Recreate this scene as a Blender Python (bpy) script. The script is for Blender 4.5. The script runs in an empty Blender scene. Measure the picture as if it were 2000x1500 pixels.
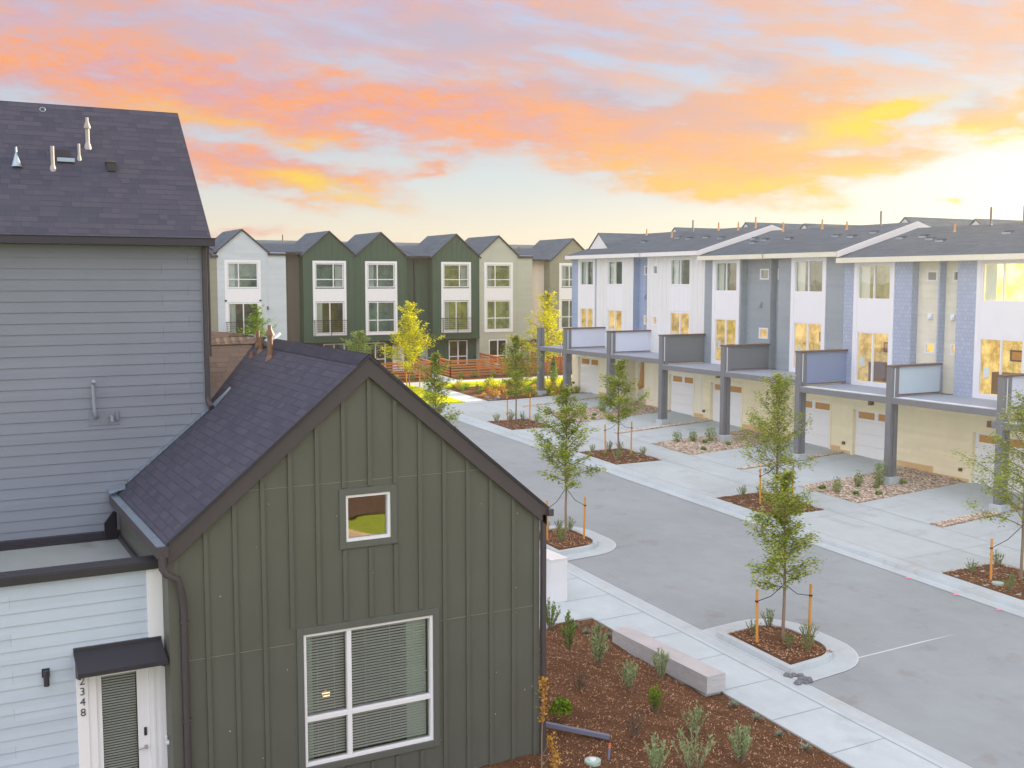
import bpy, math, random
from mathutils import Vector, Matrix
R = math.radians
scene = bpy.context.scene
col = scene.collection

# ---------------------------------------------------------------- node helpers
def lin(r, g, b):
    def f(c):
        c /= 255.0
        return c / 12.92 if c <= .04045 else ((c + .055) / 1.055) ** 2.4
    return (f(r), f(g), f(b), 1.0)

class NT:
    def __init__(s, tree):
        s.t = tree; tree.nodes.clear()
    def n(s, typ, **kw):
        nd = s.t.nodes.new(typ)
        for k, v in kw.items(): setattr(nd, k, v)
        return nd
    def put(s, sock, v):
        if hasattr(v, 'is_output'): s.t.links.new(v, sock)
        elif v is not None: sock.default_value = v
    def m(s, op, a, b=None, c=None, clamp=False):
        nd = s.n('ShaderNodeMath', operation=op, use_clamp=clamp)
        for i, v in enumerate((a, b, c)):
            if v is not None: s.put(nd.inputs[i], v)
        return nd.outputs[0]
    def mix(s, f, a, b, blend='MIX'):
        nd = s.n('ShaderNodeMix', data_type='RGBA', blend_type=blend)
        s.put(nd.inputs[0], f); s.put(nd.inputs[6], a); s.put(nd.inputs[7], b)
        return nd.outputs[2]
    def sstep(s, v, lo, hi, a=0.0, b=1.0):
        nd = s.n('ShaderNodeMapRange', interpolation_type='SMOOTHSTEP')
        for i, x in enumerate((v, lo, hi, a, b)): s.put(nd.inputs[i], x)
        return nd.outputs[0]
    def comb(s, x, y, z=0.0):
        nd = s.n('ShaderNodeCombineXYZ')
        for i, v in enumerate((x, y, z)): s.put(nd.inputs[i], v)
        return nd.outputs[0]
    def sep(s, v):
        nd = s.n('ShaderNodeSeparateXYZ'); s.put(nd.inputs[0], v); return nd.outputs
    def noise(s, vec, scale, detail=3.0, rough=.55, col=False):
        nd = s.n('ShaderNodeTexNoise'); nd.noise_dimensions = '3D'
        s.put(nd.inputs['Vector'], vec); nd.inputs['Scale'].default_value = scale
        nd.inputs['Detail'].default_value = detail; nd.inputs['Roughness'].default_value = rough
        return nd.outputs[1 if col else 0]
    def bump(s, h, strength=.3, dist=.02):
        nd = s.n('ShaderNodeBump'); s.put(nd.inputs['Height'], h)
        nd.inputs['Strength'].default_value = strength; nd.inputs['Distance'].default_value = dist
        return nd.outputs[0]

# ---------------------------------------------------------------- camera
cam = bpy.data.cameras.new('camera'); co = bpy.data.objects.new('camera', cam); col.objects.link(co)
co.location = (0, 0, 8.0); co.rotation_euler = (R(90 - 5.34), 0, R(-28.36))
cam.sensor_width = 36; cam.lens = 38.52; cam.clip_end = 6000; cam.clip_start = .1
scene.camera = co
scene.render.resolution_x = 1024; scene.render.resolution_y = 768

# ---------------------------------------------------------------- sun, sky, exposure
SUN_AZ, SUN_EL = R(80), R(12)
sl = bpy.data.lights.new('sun', 'SUN'); so = bpy.data.objects.new('sun', sl); col.objects.link(so)
sdir = Vector((math.sin(SUN_AZ) * math.cos(SUN_EL), math.cos(SUN_AZ) * math.cos(SUN_EL), math.sin(SUN_EL)))
so.rotation_euler = sdir.to_track_quat('Z', 'Y').to_euler(); so.location = sdir * 200
sl.energy = 5.0; sl.angle = R(.6); sl.color = (1.0, .83, .56)
scene.view_settings.view_transform = 'Standard'; scene.view_settings.look = 'None'
scene.view_settings.gamma = 1; scene.view_settings.exposure = 1.55
SKY_K = .345          # scene radiance of display white at that exposure

w = bpy.data.worlds.new('World'); scene.world = w; w.use_nodes = True
N = NT(w.node_tree)
tc = N.n('ShaderNodeTexCoord'); X, Y, Z = N.sep(tc.outputs['Generated'])
az = N.m('MULTIPLY', N.m('ARCTAN2', X, Y), 57.2958)
el = N.m('MULTIPLY', N.m('ARCSINE', Z), 57.2958)
v0 = N.comb(N.m('MULTIPLY', az, .13), N.m('MULTIPLY', el, .34), 0.0)
nc = N.n('ShaderNodeSeparateColor'); N.put(nc.inputs[0], N.noise(v0, 1.3, 4, .6, col=True))
azd = N.m('ADD', az, N.m('MULTIPLY', N.m('SUBTRACT', nc.outputs[0], .5), 7.0))
eld = N.m('ADD', el, N.m('MULTIPLY', N.m('SUBTRACT', nc.outputs[1], .5), 3.4))
def blob(ca, ce, sa, se, rot, amp, A=azd, E=eld):
    c, s = math.cos(R(rot)), math.sin(R(rot))
    da = N.m('SUBTRACT', A, ca); de = N.m('SUBTRACT', E, ce)
    u = N.m('MULTIPLY_ADD', da, c / sa, N.m('MULTIPLY', de, s / sa))
    v = N.m('MULTIPLY_ADD', da, -s / se, N.m('MULTIPLY', de, c / se))
    q = N.m('MULTIPLY_ADD', u, u, N.m('MULTIPLY', v, v))
    return N.m('MULTIPLY', N.m('EXPONENT', N.m('MULTIPLY', q, -1.0)), amp)
def total(L):
    t = None
    for b in L:
        o = blob(*b); t = o if t is None else N.m('ADD', t, o)
    return t
clouds = total([(3, 10, 8, 2.5, -3, 1), (12.5, 9.6, 5, 2.0, -10, 1.0), (19.5, 8.6, 5, 1.9, -8, 1), (26.5, 8.8, 5, 2.0, -6, 1.0),
                (31.5, 7.6, 5, 1.7, -9, 1.0), (37, 6.9, 4.5, 1.7, -10, .95), (40.5, 5.2, 5, 1.2, -4, 1.0), (46.5, 6.1, 4.5, .9, 8, .85), (40, 8.0, 4, 1.2, 0, .7),
                (43.5, 9.3, 4.2, 1.9, 4, 1.05), (46.5, 7.75, 3.6, .6, 10, 1.3), (52.3, 7.6, 2.0, .9, 0, .9), (53, 12.0, 3.2, 1.5, -25, .8),
                (16.4, 5.2, 6.0, 1.0, -11, 1.5), (9, 13.0, 9, 1.2, -4, .6), (22, 13.0, 6, .8, -4, .5), (33, 10.2, 5, 1.0, 0, .45),
                (31, 14.2, 7, .7, 0, .45), (14.8, 2.3, 3.2, .28, -2, .7), (23.3, 5.8, 1.8, .3, 18, .5), (50.6, 3.9, .9, .22, 0, .8),
                (-25, 10, 12, 3, 4, .8), (-60, 14, 16, 4, -4, .7), (75, 10, 12, 3, 4, .8), (110, 16, 18, 5, -4, .5)])
yel = total([(46.3, 7.75, 3.4, .6, 10, 1.5), (52.6, 6.8, 1.6, .35, 6, 1.0), (19.2, 4.4, 3.6, .6, -10, .95), (45.5, 5.2, 3.5, .6, 4, .45), (18, 7.2, 2, .3, 0, .4),
             (50.6, 3.8, 1, .3, 0, .8), (37, 5.6, 5, .9, -8, .4), (41, 4.6, 5, .7, -4, .4), (12.5, 8.2, 3, .5, -8, .35), (62, 7, 10, 2, 0, .7)])
gre = total([(24, 12.3, 13, 1.3, -1, .9), (5, 12.8, 8, 1.0, 0, .5), (33, 9.3, 5, .8, -8, .9), (40.5, 10.5, 3, .9, -8, .8), (43, 7.2, 5, .5, -5, .6), (51.4, 8.2, 1.8, .6, 10, 1.0), (22, 6.6, 4, .4, -4, .5),
             (3, 8.5, 5, 1.0, 0, .6), (53, 10.2, 2, .7, -20, .7)])
nA = N.noise(N.comb(N.m('MULTIPLY', az, .22), N.m('MULTIPLY', el, .75), 3.0), 1.6, 7, .62)
nB = N.noise(N.comb(N.m('MULTIPLY', az, .10), N.m('MULTIPLY', N.m('MULTIPLY_ADD', az, .16, el), .48), 9.0), 1.5, 7, .62)
nF = N.noise(N.comb(N.m('MULTIPLY', az, .5), N.m('MULTIPLY', N.m('MULTIPLY_ADD', az, .10, el), 1.6), 5.0), 2.2, 6, .7)
dens = N.m('MULTIPLY', clouds, N.m('ADD', N.m('MULTIPLY_ADD', nA, 2.7, -.66), N.m('MULTIPLY', nF, .80)))
dens = N.sstep(dens, .10, 1.15)
wisp = N.m('MULTIPLY', N.sstep(nB, .30, .56), N.sstep(el, 6.5, 11.0, 0, .78))
dens = N.m('MAXIMUM', dens, wisp)
# clear sky: physical sky blended with the pale evening gradient
rmp = N.n('ShaderNodeValToRGB'); N.put(rmp.inputs[0], N.m('DIVIDE', el, 60.0, clamp=True))
cr = rmp.color_ramp; cr.elements[0].position = 0; cr.elements[0].color = lin(232, 208, 184)
cr.elements[1].position = 1.0; cr.elements[1].color = lin(196, 218, 250)
for p, c in ((.045, lin(226, 212, 196)), (.085, lin(206, 210, 210)), (.14, lin(192, 206, 216)), (.22, lin(188, 196, 222)), (.45, lin(192, 208, 236))):
    e = cr.elements.new(p); e.color = c
base = rmp.outputs[0]
glow = blob(63, 3.5, 13, 5.0, 0, .9, az, el)
base = N.mix(N.m('MULTIPLY', glow, .95, clamp=True), base, lin(255, 248, 232))
bw = N.n('ShaderNodeVectorMath', operation='SCALE'); N.put(bw.inputs[0], base); bw.inputs[3].default_value = SKY_K * 10
nish = N.n('ShaderNodeTexSky', sky_type='NISHITA'); nish.sun_disc = False
nish.sun_elevation = SUN_EL; nish.sun_rotation = SUN_AZ; nish.altitude = 1600; nish.air_density = 1; nish.dust_density = .6
clear = N.mix(.88, nish.outputs[0], bw.outputs[0])
pink = N.mix(N.sstep(nA, .36, .62), lin(226, 164, 168), lin(255, 168, 112))
pink = N.mix(N.m('MULTIPLY', N.sstep(nF, .42, .62), .45), pink, lin(214, 182, 190))
pink = N.mix(N.sstep(az, 20, 46, 0, .62), pink, lin(255, 196, 124))
cc = N.mix(N.m('MULTIPLY', gre, N.m('MULTIPLY_ADD', nB, 1.6, .1), clamp=True), pink, lin(198, 180, 194))
cc = N.mix(N.m('MULTIPLY', yel, N.m('MULTIPLY_ADD', nA, 1.6, .1), clamp=True), cc, lin(255, 218, 62))
cc = N.mix(N.m('MULTIPLY', glow, .35, clamp=True), cc, lin(255, 236, 190))
cs = N.n('ShaderNodeVectorMath', operation='SCALE'); N.put(cs.inputs[0], cc); cs.inputs[3].default_value = SKY_K * 10
skyc = N.mix(N.m('MULTIPLY', dens, .94), clear, cs.outputs[0])
# fill light added to the unseen sky, away from the sunset and overhead
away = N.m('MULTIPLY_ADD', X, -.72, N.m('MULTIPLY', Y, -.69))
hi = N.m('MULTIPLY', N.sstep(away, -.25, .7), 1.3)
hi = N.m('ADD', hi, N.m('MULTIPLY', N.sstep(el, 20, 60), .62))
sky_fill = N.n('ShaderNodeVectorMath', operation='SCALE'); sky_fill.inputs[0].default_value = (.78, .90, 1.0); N.put(sky_fill.inputs[3], N.m('MULTIPLY', N.m('MULTIPLY', hi, N.m('MULTIPLY_ADD', nB, .6, .7)), SKY_K * 10))
va = N.n('ShaderNodeVectorMath', operation='ADD'); N.put(va.inputs[0], skyc); N.put(va.inputs[1], sky_fill.outputs[0]); skyc = va.outputs[0]
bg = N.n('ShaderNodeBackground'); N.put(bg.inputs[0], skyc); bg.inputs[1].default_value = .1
ow = N.n('ShaderNodeOutputWorld'); N.t.links.new(bg.outputs[0], ow.inputs[0])
w.cycles.sampling_method = 'MANUAL'; w.cycles.sample_map_resolution = 512

# ---------------------------------------------------------------- mesh helpers
class MB:
    def __init__(s): s.v = []; s.f = []; s.m = []; s.sm = []
    def face(s, pts, m=0, smooth=False):
        b = len(s.v); s.v += [tuple(p) for p in pts]; s.f.append(tuple(range(b, b + len(pts)))); s.m.append(m); s.sm.append(smooth)
    def grid(s, P, m=0, smooth=False, closed=False):
        b = len(s.v); nr = len(P); nc_ = len(P[0])
        for r in P: s.v += [tuple(p) for p in r]
        for i in range(nr - 1):
            for j in range(nc_ if closed else nc_ - 1):
                k = (j + 1) % nc_
                s.f.append((b + i * nc_ + j, b + i * nc_ + k, b + (i + 1) * nc_ + k, b + (i + 1) * nc_ + j)); s.m.append(m); s.sm.append(smooth)
    def box(s, x0, x1, y0, y1, z0, z1, m=0):
        if x0 > x1: x0, x1 = x1, x0
        if y0 > y1: y0, y1 = y1, y0
        if z0 > z1: z0, z1 = z1, z0
        b = len(s.v)
        s.v += [(x0, y0, z0), (x1, y0, z0), (x1, y1, z0), (x0, y1, z0), (x0, y0, z1), (x1, y0, z1), (x1, y1, z1), (x0, y1, z1)]
        for q in ((0, 3, 2, 1), (4, 5, 6, 7), (0, 1, 5, 4), (1, 2, 6, 5), (2, 3, 7, 6), (3, 0, 4, 7)):
            s.f.append(tuple(b + i for i in q)); s.m.append(m); s.sm.append(False)
        return s
    def fbox(s, fr, h0, h1, v0, v1, d0, d1, m=0):
        a = fr(h0, v0, d0); b = fr(h1, v1, d1); return s.box(a[0], b[0], a[1], b[1], a[2], b[2], m)
    def prism(s, poly, off, m=0):       # polygon of 3-D points extruded by vector off
        o = Vector(off); A = [Vector(p) for p in poly]; B = [p + o for p in A]
        s.face(A[::-1], m); s.face(B, m)
        for i in range(len(A)):
            j = (i + 1) % len(A); s.face([A[i], A[j], B[j], B[i]], m)
        return s
    def tube(s, pts, rad, n=8, m=0, caps=True, smooth=True):
        pts = [Vector(p) for p in pts]
        if not isinstance(rad, (list, tuple)): rad = [rad] * len(pts)
        rows = []; prev = None
        for i, p in enumerate(pts):
            d = (pts[min(i + 1, len(pts) - 1)] - pts[max(i - 1, 0)]).normalized()
            a = Vector((0, 0, 1)) if abs(d.z) < .9 else Vector((1, 0, 0))
            if prev is not None: a = prev
            u = d.cross(a); u = u.normalized() if u.length > 1e-6 else Vector((1, 0, 0))
            v = d.cross(u).normalized(); prev = a
            rows.append([p + (u * math.cos(2 * math.pi * k / n) + v * math.sin(2 * math.pi * k / n)) * rad[i] for k in range(n)])
        s.grid(rows, m, smooth, closed=True)
        if caps: s.face(rows[0], m); s.face(rows[-1][::-1], m)
        return s
    def build(s, name, mats, parent=None, loc=(0, 0, 0), bevel=0):
        if parent is not None: loc = parent.get('_w', (0, 0, 0)); loc = tuple(loc)
        me = bpy.data.meshes.new(name)
        L = Vector(loc)
        me.from_pydata([(x - L.x, y - L.y, z - L.z) for x, y, z in s.v], [], s.f)
        if not isinstance(mats, (list, tuple)): mats = [mats]
        for m in mats: me.materials.append(m)
        for i, p in enumerate(me.polygons): p.material_index = s.m[i]; p.use_smooth = s.sm[i]
        uv = me.uv_layers.new(name='UVMap').data
        for p in me.polygons:
            n = p.normal
            if abs(n.z) > .98 or n.length < .5: t = Vector((1, 0, 0)); b = Vector((0, 1, 0))
            else:
                if n.x + n.y * 1.001 < 0: n = -n
                t = Vector((0, 0, 1)).cross(n).normalized(); b = n.cross(t)
                if b.z < 0: b = -b
            for li in p.loop_indices:
                q = me.vertices[me.loops[li].vertex_index].co + L
                uv[li].uv = (q.dot(t), q.dot(b))
        o = bpy.data.objects.new(name, me); col.objects.link(o)
        if parent is not None: o.parent = parent
        else: o.location = loc
        o['_w'] = loc
        if bevel:
            md = o.modifiers.new('bevel', 'BEVEL'); md.width = bevel; md.segments = 2; md.limit_method = 'ANGLE'
        return o

def thing(name, label, cat, loc=(0, 0, 0), group=None):
    o = bpy.data.objects.new(name, None); col.objects.link(o); o.location = loc; o['_w'] = loc
    o.empty_display_size = .2
    return tag(o, label, cat, group)
def tag(o, label, cat, group=None):
    o['label'] = label; o['category'] = cat
    if group: o['group'] = group
    return o
def struct(o, kind='structure'): o['kind'] = kind; return o

def FY(c): return lambda h, v, d: (h, c - d, v)          # a wall facing -Y at y=c
def FX(c): return lambda h, v, d: (c - d, h, v)          # a wall facing -X at x=c
def FXp(c): return lambda h, v, d: (c + d, h, v)

# ---------------------------------------------------------------- materials
def mat(name):
    m = bpy.data.materials.new(name); m.use_nodes = True; return m, NT(m.node_tree)
def finish(T, bsdf):
    o = T.n('ShaderNodeOutputMaterial'); T.t.links.new(bsdf, o.inputs[0])
def principled(T, color, rough=.7, normal=None, metal=0, spec=.4, extra=()):
    b = T.n('ShaderNodeBsdfPrincipled'); T.put(b.inputs['Base Color'], color); T.put(b.inputs['Roughness'], rough)
    b.inputs['Metallic'].default_value = metal; b.inputs['Specular IOR Level'].default_value = spec
    if normal is not None: T.put(b.inputs['Normal'], normal)
    for k, v in extra: T.put(b.inputs[k], v)
    return b.outputs[0]
def scale_col(c, k): return (c[0] * k, c[1] * k, c[2] * k, 1)
def pos(T): return T.n('ShaderNodeNewGeometry').outputs['Position']

def paint(name, c, rough=.6, var=.10, scale=1.5, bump=.0, metal=0, spec=.35, streak=True, wave=False):
    m, T = mat(name); P = pos(T)
    n1 = T.noise(P, scale, 4, .6)
    if streak:
        x, y, z = T.sep(P)
        n2 = T.noise(T.comb(T.m('MULTIPLY', x, 3), T.m('MULTIPLY', y, 3), T.m('MULTIPLY', z, .35)), 1.6, 3, .6)
        n1 = T.m('MULTIPLY_ADD', n1, .6, T.m('MULTIPLY', n2, .4))
    cc_ = T.mix(n1, scale_col(c, 1 - var * 1.6), scale_col(c, 1 + var * 1.6))
    nf = T.noise(P, 60, 2, .5)
    if wave: nf = T.m('ADD', T.m('MULTIPLY', nf, .3), T.m('MULTIPLY', T.noise(P, 1.7, 2, .5), 9.0))
    r = T.m('MULTIPLY_ADD', n1, .25, rough - .12)
    finish(T, principled(T, cc_, r, T.bump(nf, bump, .003) if bump else None, metal, spec)); return m

def lap_mat(name, c, exposure=.178, joint=3.66, step=.44, line=.0035, jd=.55):
    m, T = mat(name); uvn = T.n('ShaderNodeTexCoord').outputs['UV']; u, v, _ = T.sep(uvn); P = pos(T)
    row = T.m('FLOOR', T.m('DIVIDE', v, exposure))
    off = T.m('MULTIPLY', T.m('MODULO', row, 3), step)
    fr_ = T.m('FRACT', T.m('DIVIDE', T.m('ADD', u, off), joint))
    j = T.m('LESS_THAN', fr_, line * 2 / joint)
    pid = T.m('FLOOR', T.m('DIVIDE', T.m('ADD', u, off), joint))
    wn = T.n('ShaderNodeTexWhiteNoise'); wn.noise_dimensions = '2D'; T.put(wn.inputs['Vector'], T.comb(row, pid))
    n1 = T.noise(P, .9, 4, .6)
    k = T.m('ADD', T.m('MULTIPLY_ADD', n1, .22, .86), T.m('MULTIPLY', wn.outputs[0], .07))
    vm = T.n('ShaderNodeVectorMath', operation='SCALE'); vm.inputs[0].default_value = c[:3]; T.put(vm.inputs[3], k)
    cc_ = T.mix(T.m('MULTIPLY', j, jd), vm.outputs[0], scale_col(c, .3))
    g = T.noise(T.comb(T.m('MULTIPLY', u, 3), T.m('MULTIPLY', v, 60), 0), 1.5, 3, .6)
    finish(T, principled(T, cc_, .62, T.bump(g, .12, .004), spec=.35)); return m

def shingle_mat(name, c, roww=.13, tab=.21):
    m, T = mat(name); uvn = T.n('ShaderNodeTexCoord').outputs['UV']; u, v, _ = T.sep(uvn); P = pos(T)
    row = T.m('FLOOR', T.m('DIVIDE', v, roww)); fv = T.m('FRACT', T.m('DIVIDE', v, roww))
    wr = T.n('ShaderNodeTexWhiteNoise'); wr.noise_dimensions = '1D'; T.put(wr.inputs['W'], row)
    uu = T.m('DIVIDE', T.m('ADD', u, T.m('MULTIPLY', wr.outputs[0], 3.0)), tab)
    # uneven tab widths
    uw = T.m('ADD', uu, T.m('MULTIPLY', T.m('SINE', T.m('MULTIPLY', uu, 2.1)), .32))
    tabi = T.m('FLOOR', uw); fu = T.m('FRACT', uw)
    wn = T.n('ShaderNodeTexWhiteNoise'); wn.noise_dimensions = '2D'; T.put(wn.inputs['Vector'], T.comb(row, tabi))
    raised = T.m('GREATER_THAN', wn.outputs[0], .52)
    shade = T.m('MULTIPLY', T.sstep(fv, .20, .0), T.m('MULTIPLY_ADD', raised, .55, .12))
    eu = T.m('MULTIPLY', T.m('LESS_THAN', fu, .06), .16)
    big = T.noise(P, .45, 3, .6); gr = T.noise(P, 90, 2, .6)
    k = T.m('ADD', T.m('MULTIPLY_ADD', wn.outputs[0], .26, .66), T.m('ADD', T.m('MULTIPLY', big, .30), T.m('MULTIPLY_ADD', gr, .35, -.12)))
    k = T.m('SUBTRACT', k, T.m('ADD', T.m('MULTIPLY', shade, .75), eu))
    vm = T.n('ShaderNodeVectorMath', operation='SCALE'); vm.inputs[0].default_value = c[:3]; T.put(vm.inputs[3], k)
    warm = T.mix(T.m('MULTIPLY', wn.outputs[0], .25), vm.outputs[0], T.mix(.5, vm.outputs[0], lin(96, 80, 76)))
    h = T.m('ADD', T.m('MULTIPLY', T.m('SUBTRACT', 1.0, fv), .6), T.m('MULTIPLY', raised, .45))
    h = T.m('ADD', h, T.m('MULTIPLY', gr, .25))
    finish(T, principled(T, warm, .93, T.bump(h, .55, .012), spec=.15)); return m

def wallshingle_mat(name, c):
    m, T = mat(name); uvn = T.n('ShaderNodeTexCoord').outputs['UV']
    b = T.n('ShaderNodeTexBrick'); T.put(b.inputs['Vector'], uvn); b.inputs['Scale'].default_value = 1
    b.inputs['Color1'].default_value = scale_col(c, 1.06); b.inputs['Color2'].default_value = scale_col(c, .93); b.inputs['Mortar'].default_value = scale_col(c, .6)
    b.inputs['Mortar Size'].default_value = .006; b.inputs['Brick Width'].default_value = .2; b.inputs['Row Height'].default_value = .17
    n1 = T.noise(pos(T), 1.2, 3); cc_ = T.mix(T.m('MULTIPLY', n1, .2), b.outputs[0], scale_col(c, .8))
    finish(T, principled(T, cc_, .7, T.bump(b.outputs[1], -.4, .01), spec=.3)); return m

def concrete_mat(name, c, stain=.25, warm=(150, 140, 120), scale=1.0, tint=None):
    m, T = mat(name); P = pos(T)
    x, y, z = T.sep(P)
    st = T.comb(T.m('MULTIPLY', x, .55), T.m('MULTIPLY', y, .22), 0)
    a = T.noise(P, .35 * scale, 5, .62); b = T.noise(P, 2.2 * scale, 5, .65); d = T.noise(P, 45, 2, .6); s_ = T.noise(st, 1.7 * scale, 6, .7)
    k = T.m('ADD', T.m('MULTIPLY_ADD', a, .30, .66), T.m('ADD', T.m('MULTIPLY', b, .20), T.m('MULTIPLY_ADD', d, .14, .0)))
    k = T.m('ADD', k, T.m('MULTIPLY_ADD', s_, .26, -.13))
    vm = T.n('ShaderNodeVectorMath', operation='SCALE'); vm.inputs[0].default_value = c[:3]; T.put(vm.inputs[3], k)
    spots = T.m('MULTIPLY', T.sstep(T.noise(T.comb(x, y, 7.7), .8, 5, .7), .54, .74), stain)
    cc_ = T.mix(spots, vm.outputs[0], scale_col(lin(*warm), .75))
    cr2 = T.m('MULTIPLY', T.sstep(T.noise(T.comb(T.m('MULTIPLY', x, .8), T.m('MULTIPLY', y, .8), 2.2), 1.1, 8, .75), .66, .72), stain * .5)
    cc_ = T.mix(cr2, cc_, scale_col(c, .55))
    finish(T, principled(T, cc_, T.m('MULTIPLY_ADD', b, .2, .68), T.bump(T.m('ADD', d, b), .25, .006), spec=.3)); return m

def mulch_mat():
    m, T = mat('mulch'); P = pos(T)
    v = T.n('ShaderNodeTexVoronoi'); T.put(v.inputs['Vector'], P); v.inputs['Scale'].default_value = 26
    x, y, z = T.sep(P)
    ang = T.comb(T.m('MULTIPLY_ADD', y, .6, x), T.m('MULTIPLY', T.m('MULTIPLY_ADD', x, -.6, y), 3.2), z)
    a = T.noise(ang, 22, 4, .7); b = T.noise(P, 1.4, 4, .6)
    r = T.n('ShaderNodeValToRGB'); T.put(r.inputs[0], T.m('ADD', T.m('MULTIPLY', a, .8), T.m('MULTIPLY', b, .25)))
    e = r.color_ramp.elements; e[0].position = .25; e[0].color = lin(50, 33, 22); e[1].position = .78; e[1].color = lin(160, 124, 92)
    q = e.new(.45); q.color = lin(90, 62, 44); q = e.new(.6); q.color = lin(118, 86, 62)
    finish(T, principled(T, r.outputs[0], .9, T.bump(T.m('ADD', a, v.outputs[0]), .9, .03), spec=.15)); return m

def gravel_mat():
    m, T = mat('river_gravel'); P = pos(T)
    v = T.n('ShaderNodeTexVoronoi'); T.put(v.inputs['Vector'], P); v.inputs['Scale'].default_value = 9.5
    wn = T.n('ShaderNodeTexWhiteNoise'); wn.noise_dimensions = '3D'; T.put(wn.inputs['Vector'], v.outputs['Color'])
    r = T.n('ShaderNodeValToRGB'); T.put(r.inputs[0], wn.outputs[0])
    e = r.color_ramp.elements; e[0].position = 0; e[0].color = lin(128, 116, 108); e[1].position = 1; e[1].color = lin(226, 214, 198)
    q = e.new(.35); q.color = lin(178, 156, 134); q = e.new(.7); q.color = lin(194, 180, 162)
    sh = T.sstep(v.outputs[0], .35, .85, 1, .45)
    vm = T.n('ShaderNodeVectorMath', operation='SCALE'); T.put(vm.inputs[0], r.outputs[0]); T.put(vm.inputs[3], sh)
    finish(T, principled(T, vm.outputs[0], .75, T.bump(v.outputs[0], -.9, .05), spec=.3)); return m

def grass_mat():
    m, T = mat('lawn_grass'); P = pos(T)
    a = T.noise(P, .7, 4, .6); b = T.noise(P, 14, 4, .7)
    c_ = T.mix(T.m('MULTIPLY_ADD', b, .7, T.m('MULTIPLY', a, .3)), lin(110, 136, 26), lin(206, 214, 60))
    finish(T, principled(T, c_, .9, T.bump(b, .9, .05), spec=.1)); return m

def leaf_mat(name, c1, c2, c3, trans=.45):
    m, T = mat(name); G = T.n('ShaderNodeNewGeometry'); P = G.outputs['Position']
    f = T.m('MULTIPLY_ADD', G.outputs['Random Per Island'], .6, T.m('MULTIPLY', T.noise(P, 2.4, 3), .5))
    r = T.n('ShaderNodeValToRGB'); T.put(r.inputs[0], f); e = r.color_ramp.elements
    e[0].position = .2; e[0].color = c1; e[1].position = .85; e[1].color = c3; q = e.new(.5); q.color = c2
    d = principled(T, r.outputs[0], .6, spec=.3)
    tr = T.n('ShaderNodeBsdfTranslucent'); T.put(tr.inputs[0], r.outputs[0])
    mx = T.n('ShaderNodeMixShader'); mx.inputs[0].default_value = trans
    T.t.links.new(d, mx.inputs[1]); T.t.links.new(tr.outputs[0], mx.inputs[2]); finish(T, mx.outputs[0]); return m

def glass_mat(name, tint=(.92, .97, .95), refl=1.0, base=.05):
    m, T = mat(name)
    fr_ = T.n('ShaderNodeFresnel'); fr_.inputs[0].default_value = 1.52
    gl = T.n('ShaderNodeBsdfGlossy'); gl.inputs[0].default_value = (.95, .97, 1, 1); gl.inputs[1].default_value = .015
    wv = T.noise(pos(T), 1.1, 2, .5); T.put(gl.inputs['Normal'], T.bump(wv, .05, .05))
    tr = T.n('ShaderNodeBsdfTransparent'); tr.inputs[0].default_value = tint + (1,)
    mx = T.n('ShaderNodeMixShader'); T.put(mx.inputs[0], T.m('MULTIPLY_ADD', fr_.outputs[0], 1.25 * refl, base * refl, clamp=True))
    T.t.links.new(tr.outputs[0], mx.inputs[1]); T.t.links.new(gl.outputs[0], mx.inputs[2]); finish(T, mx.outputs[0]); return m

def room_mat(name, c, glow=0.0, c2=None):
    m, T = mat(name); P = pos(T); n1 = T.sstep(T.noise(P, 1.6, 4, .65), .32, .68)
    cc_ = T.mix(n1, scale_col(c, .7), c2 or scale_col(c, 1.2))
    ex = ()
    if glow: ex = (('Emission Color', cc_), ('Emission Strength', glow))  # wall colour glows in place of light inside the room
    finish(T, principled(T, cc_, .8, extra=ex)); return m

def wood_mat(name, c, sc=8):
    m, T = mat(name); x, y, z = T.sep(pos(T))
    g = T.noise(T.comb(T.m('MULTIPLY', x, 1), T.m('MULTIPLY', y, 1), T.m('MULTIPLY', z, 6)), sc, 4, .65)
    finish(T, principled(T, T.mix(g, scale_col(c, .65), scale_col(c, 1.3)), .75, T.bump(g, .2, .004), spec=.25)); return m

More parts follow.
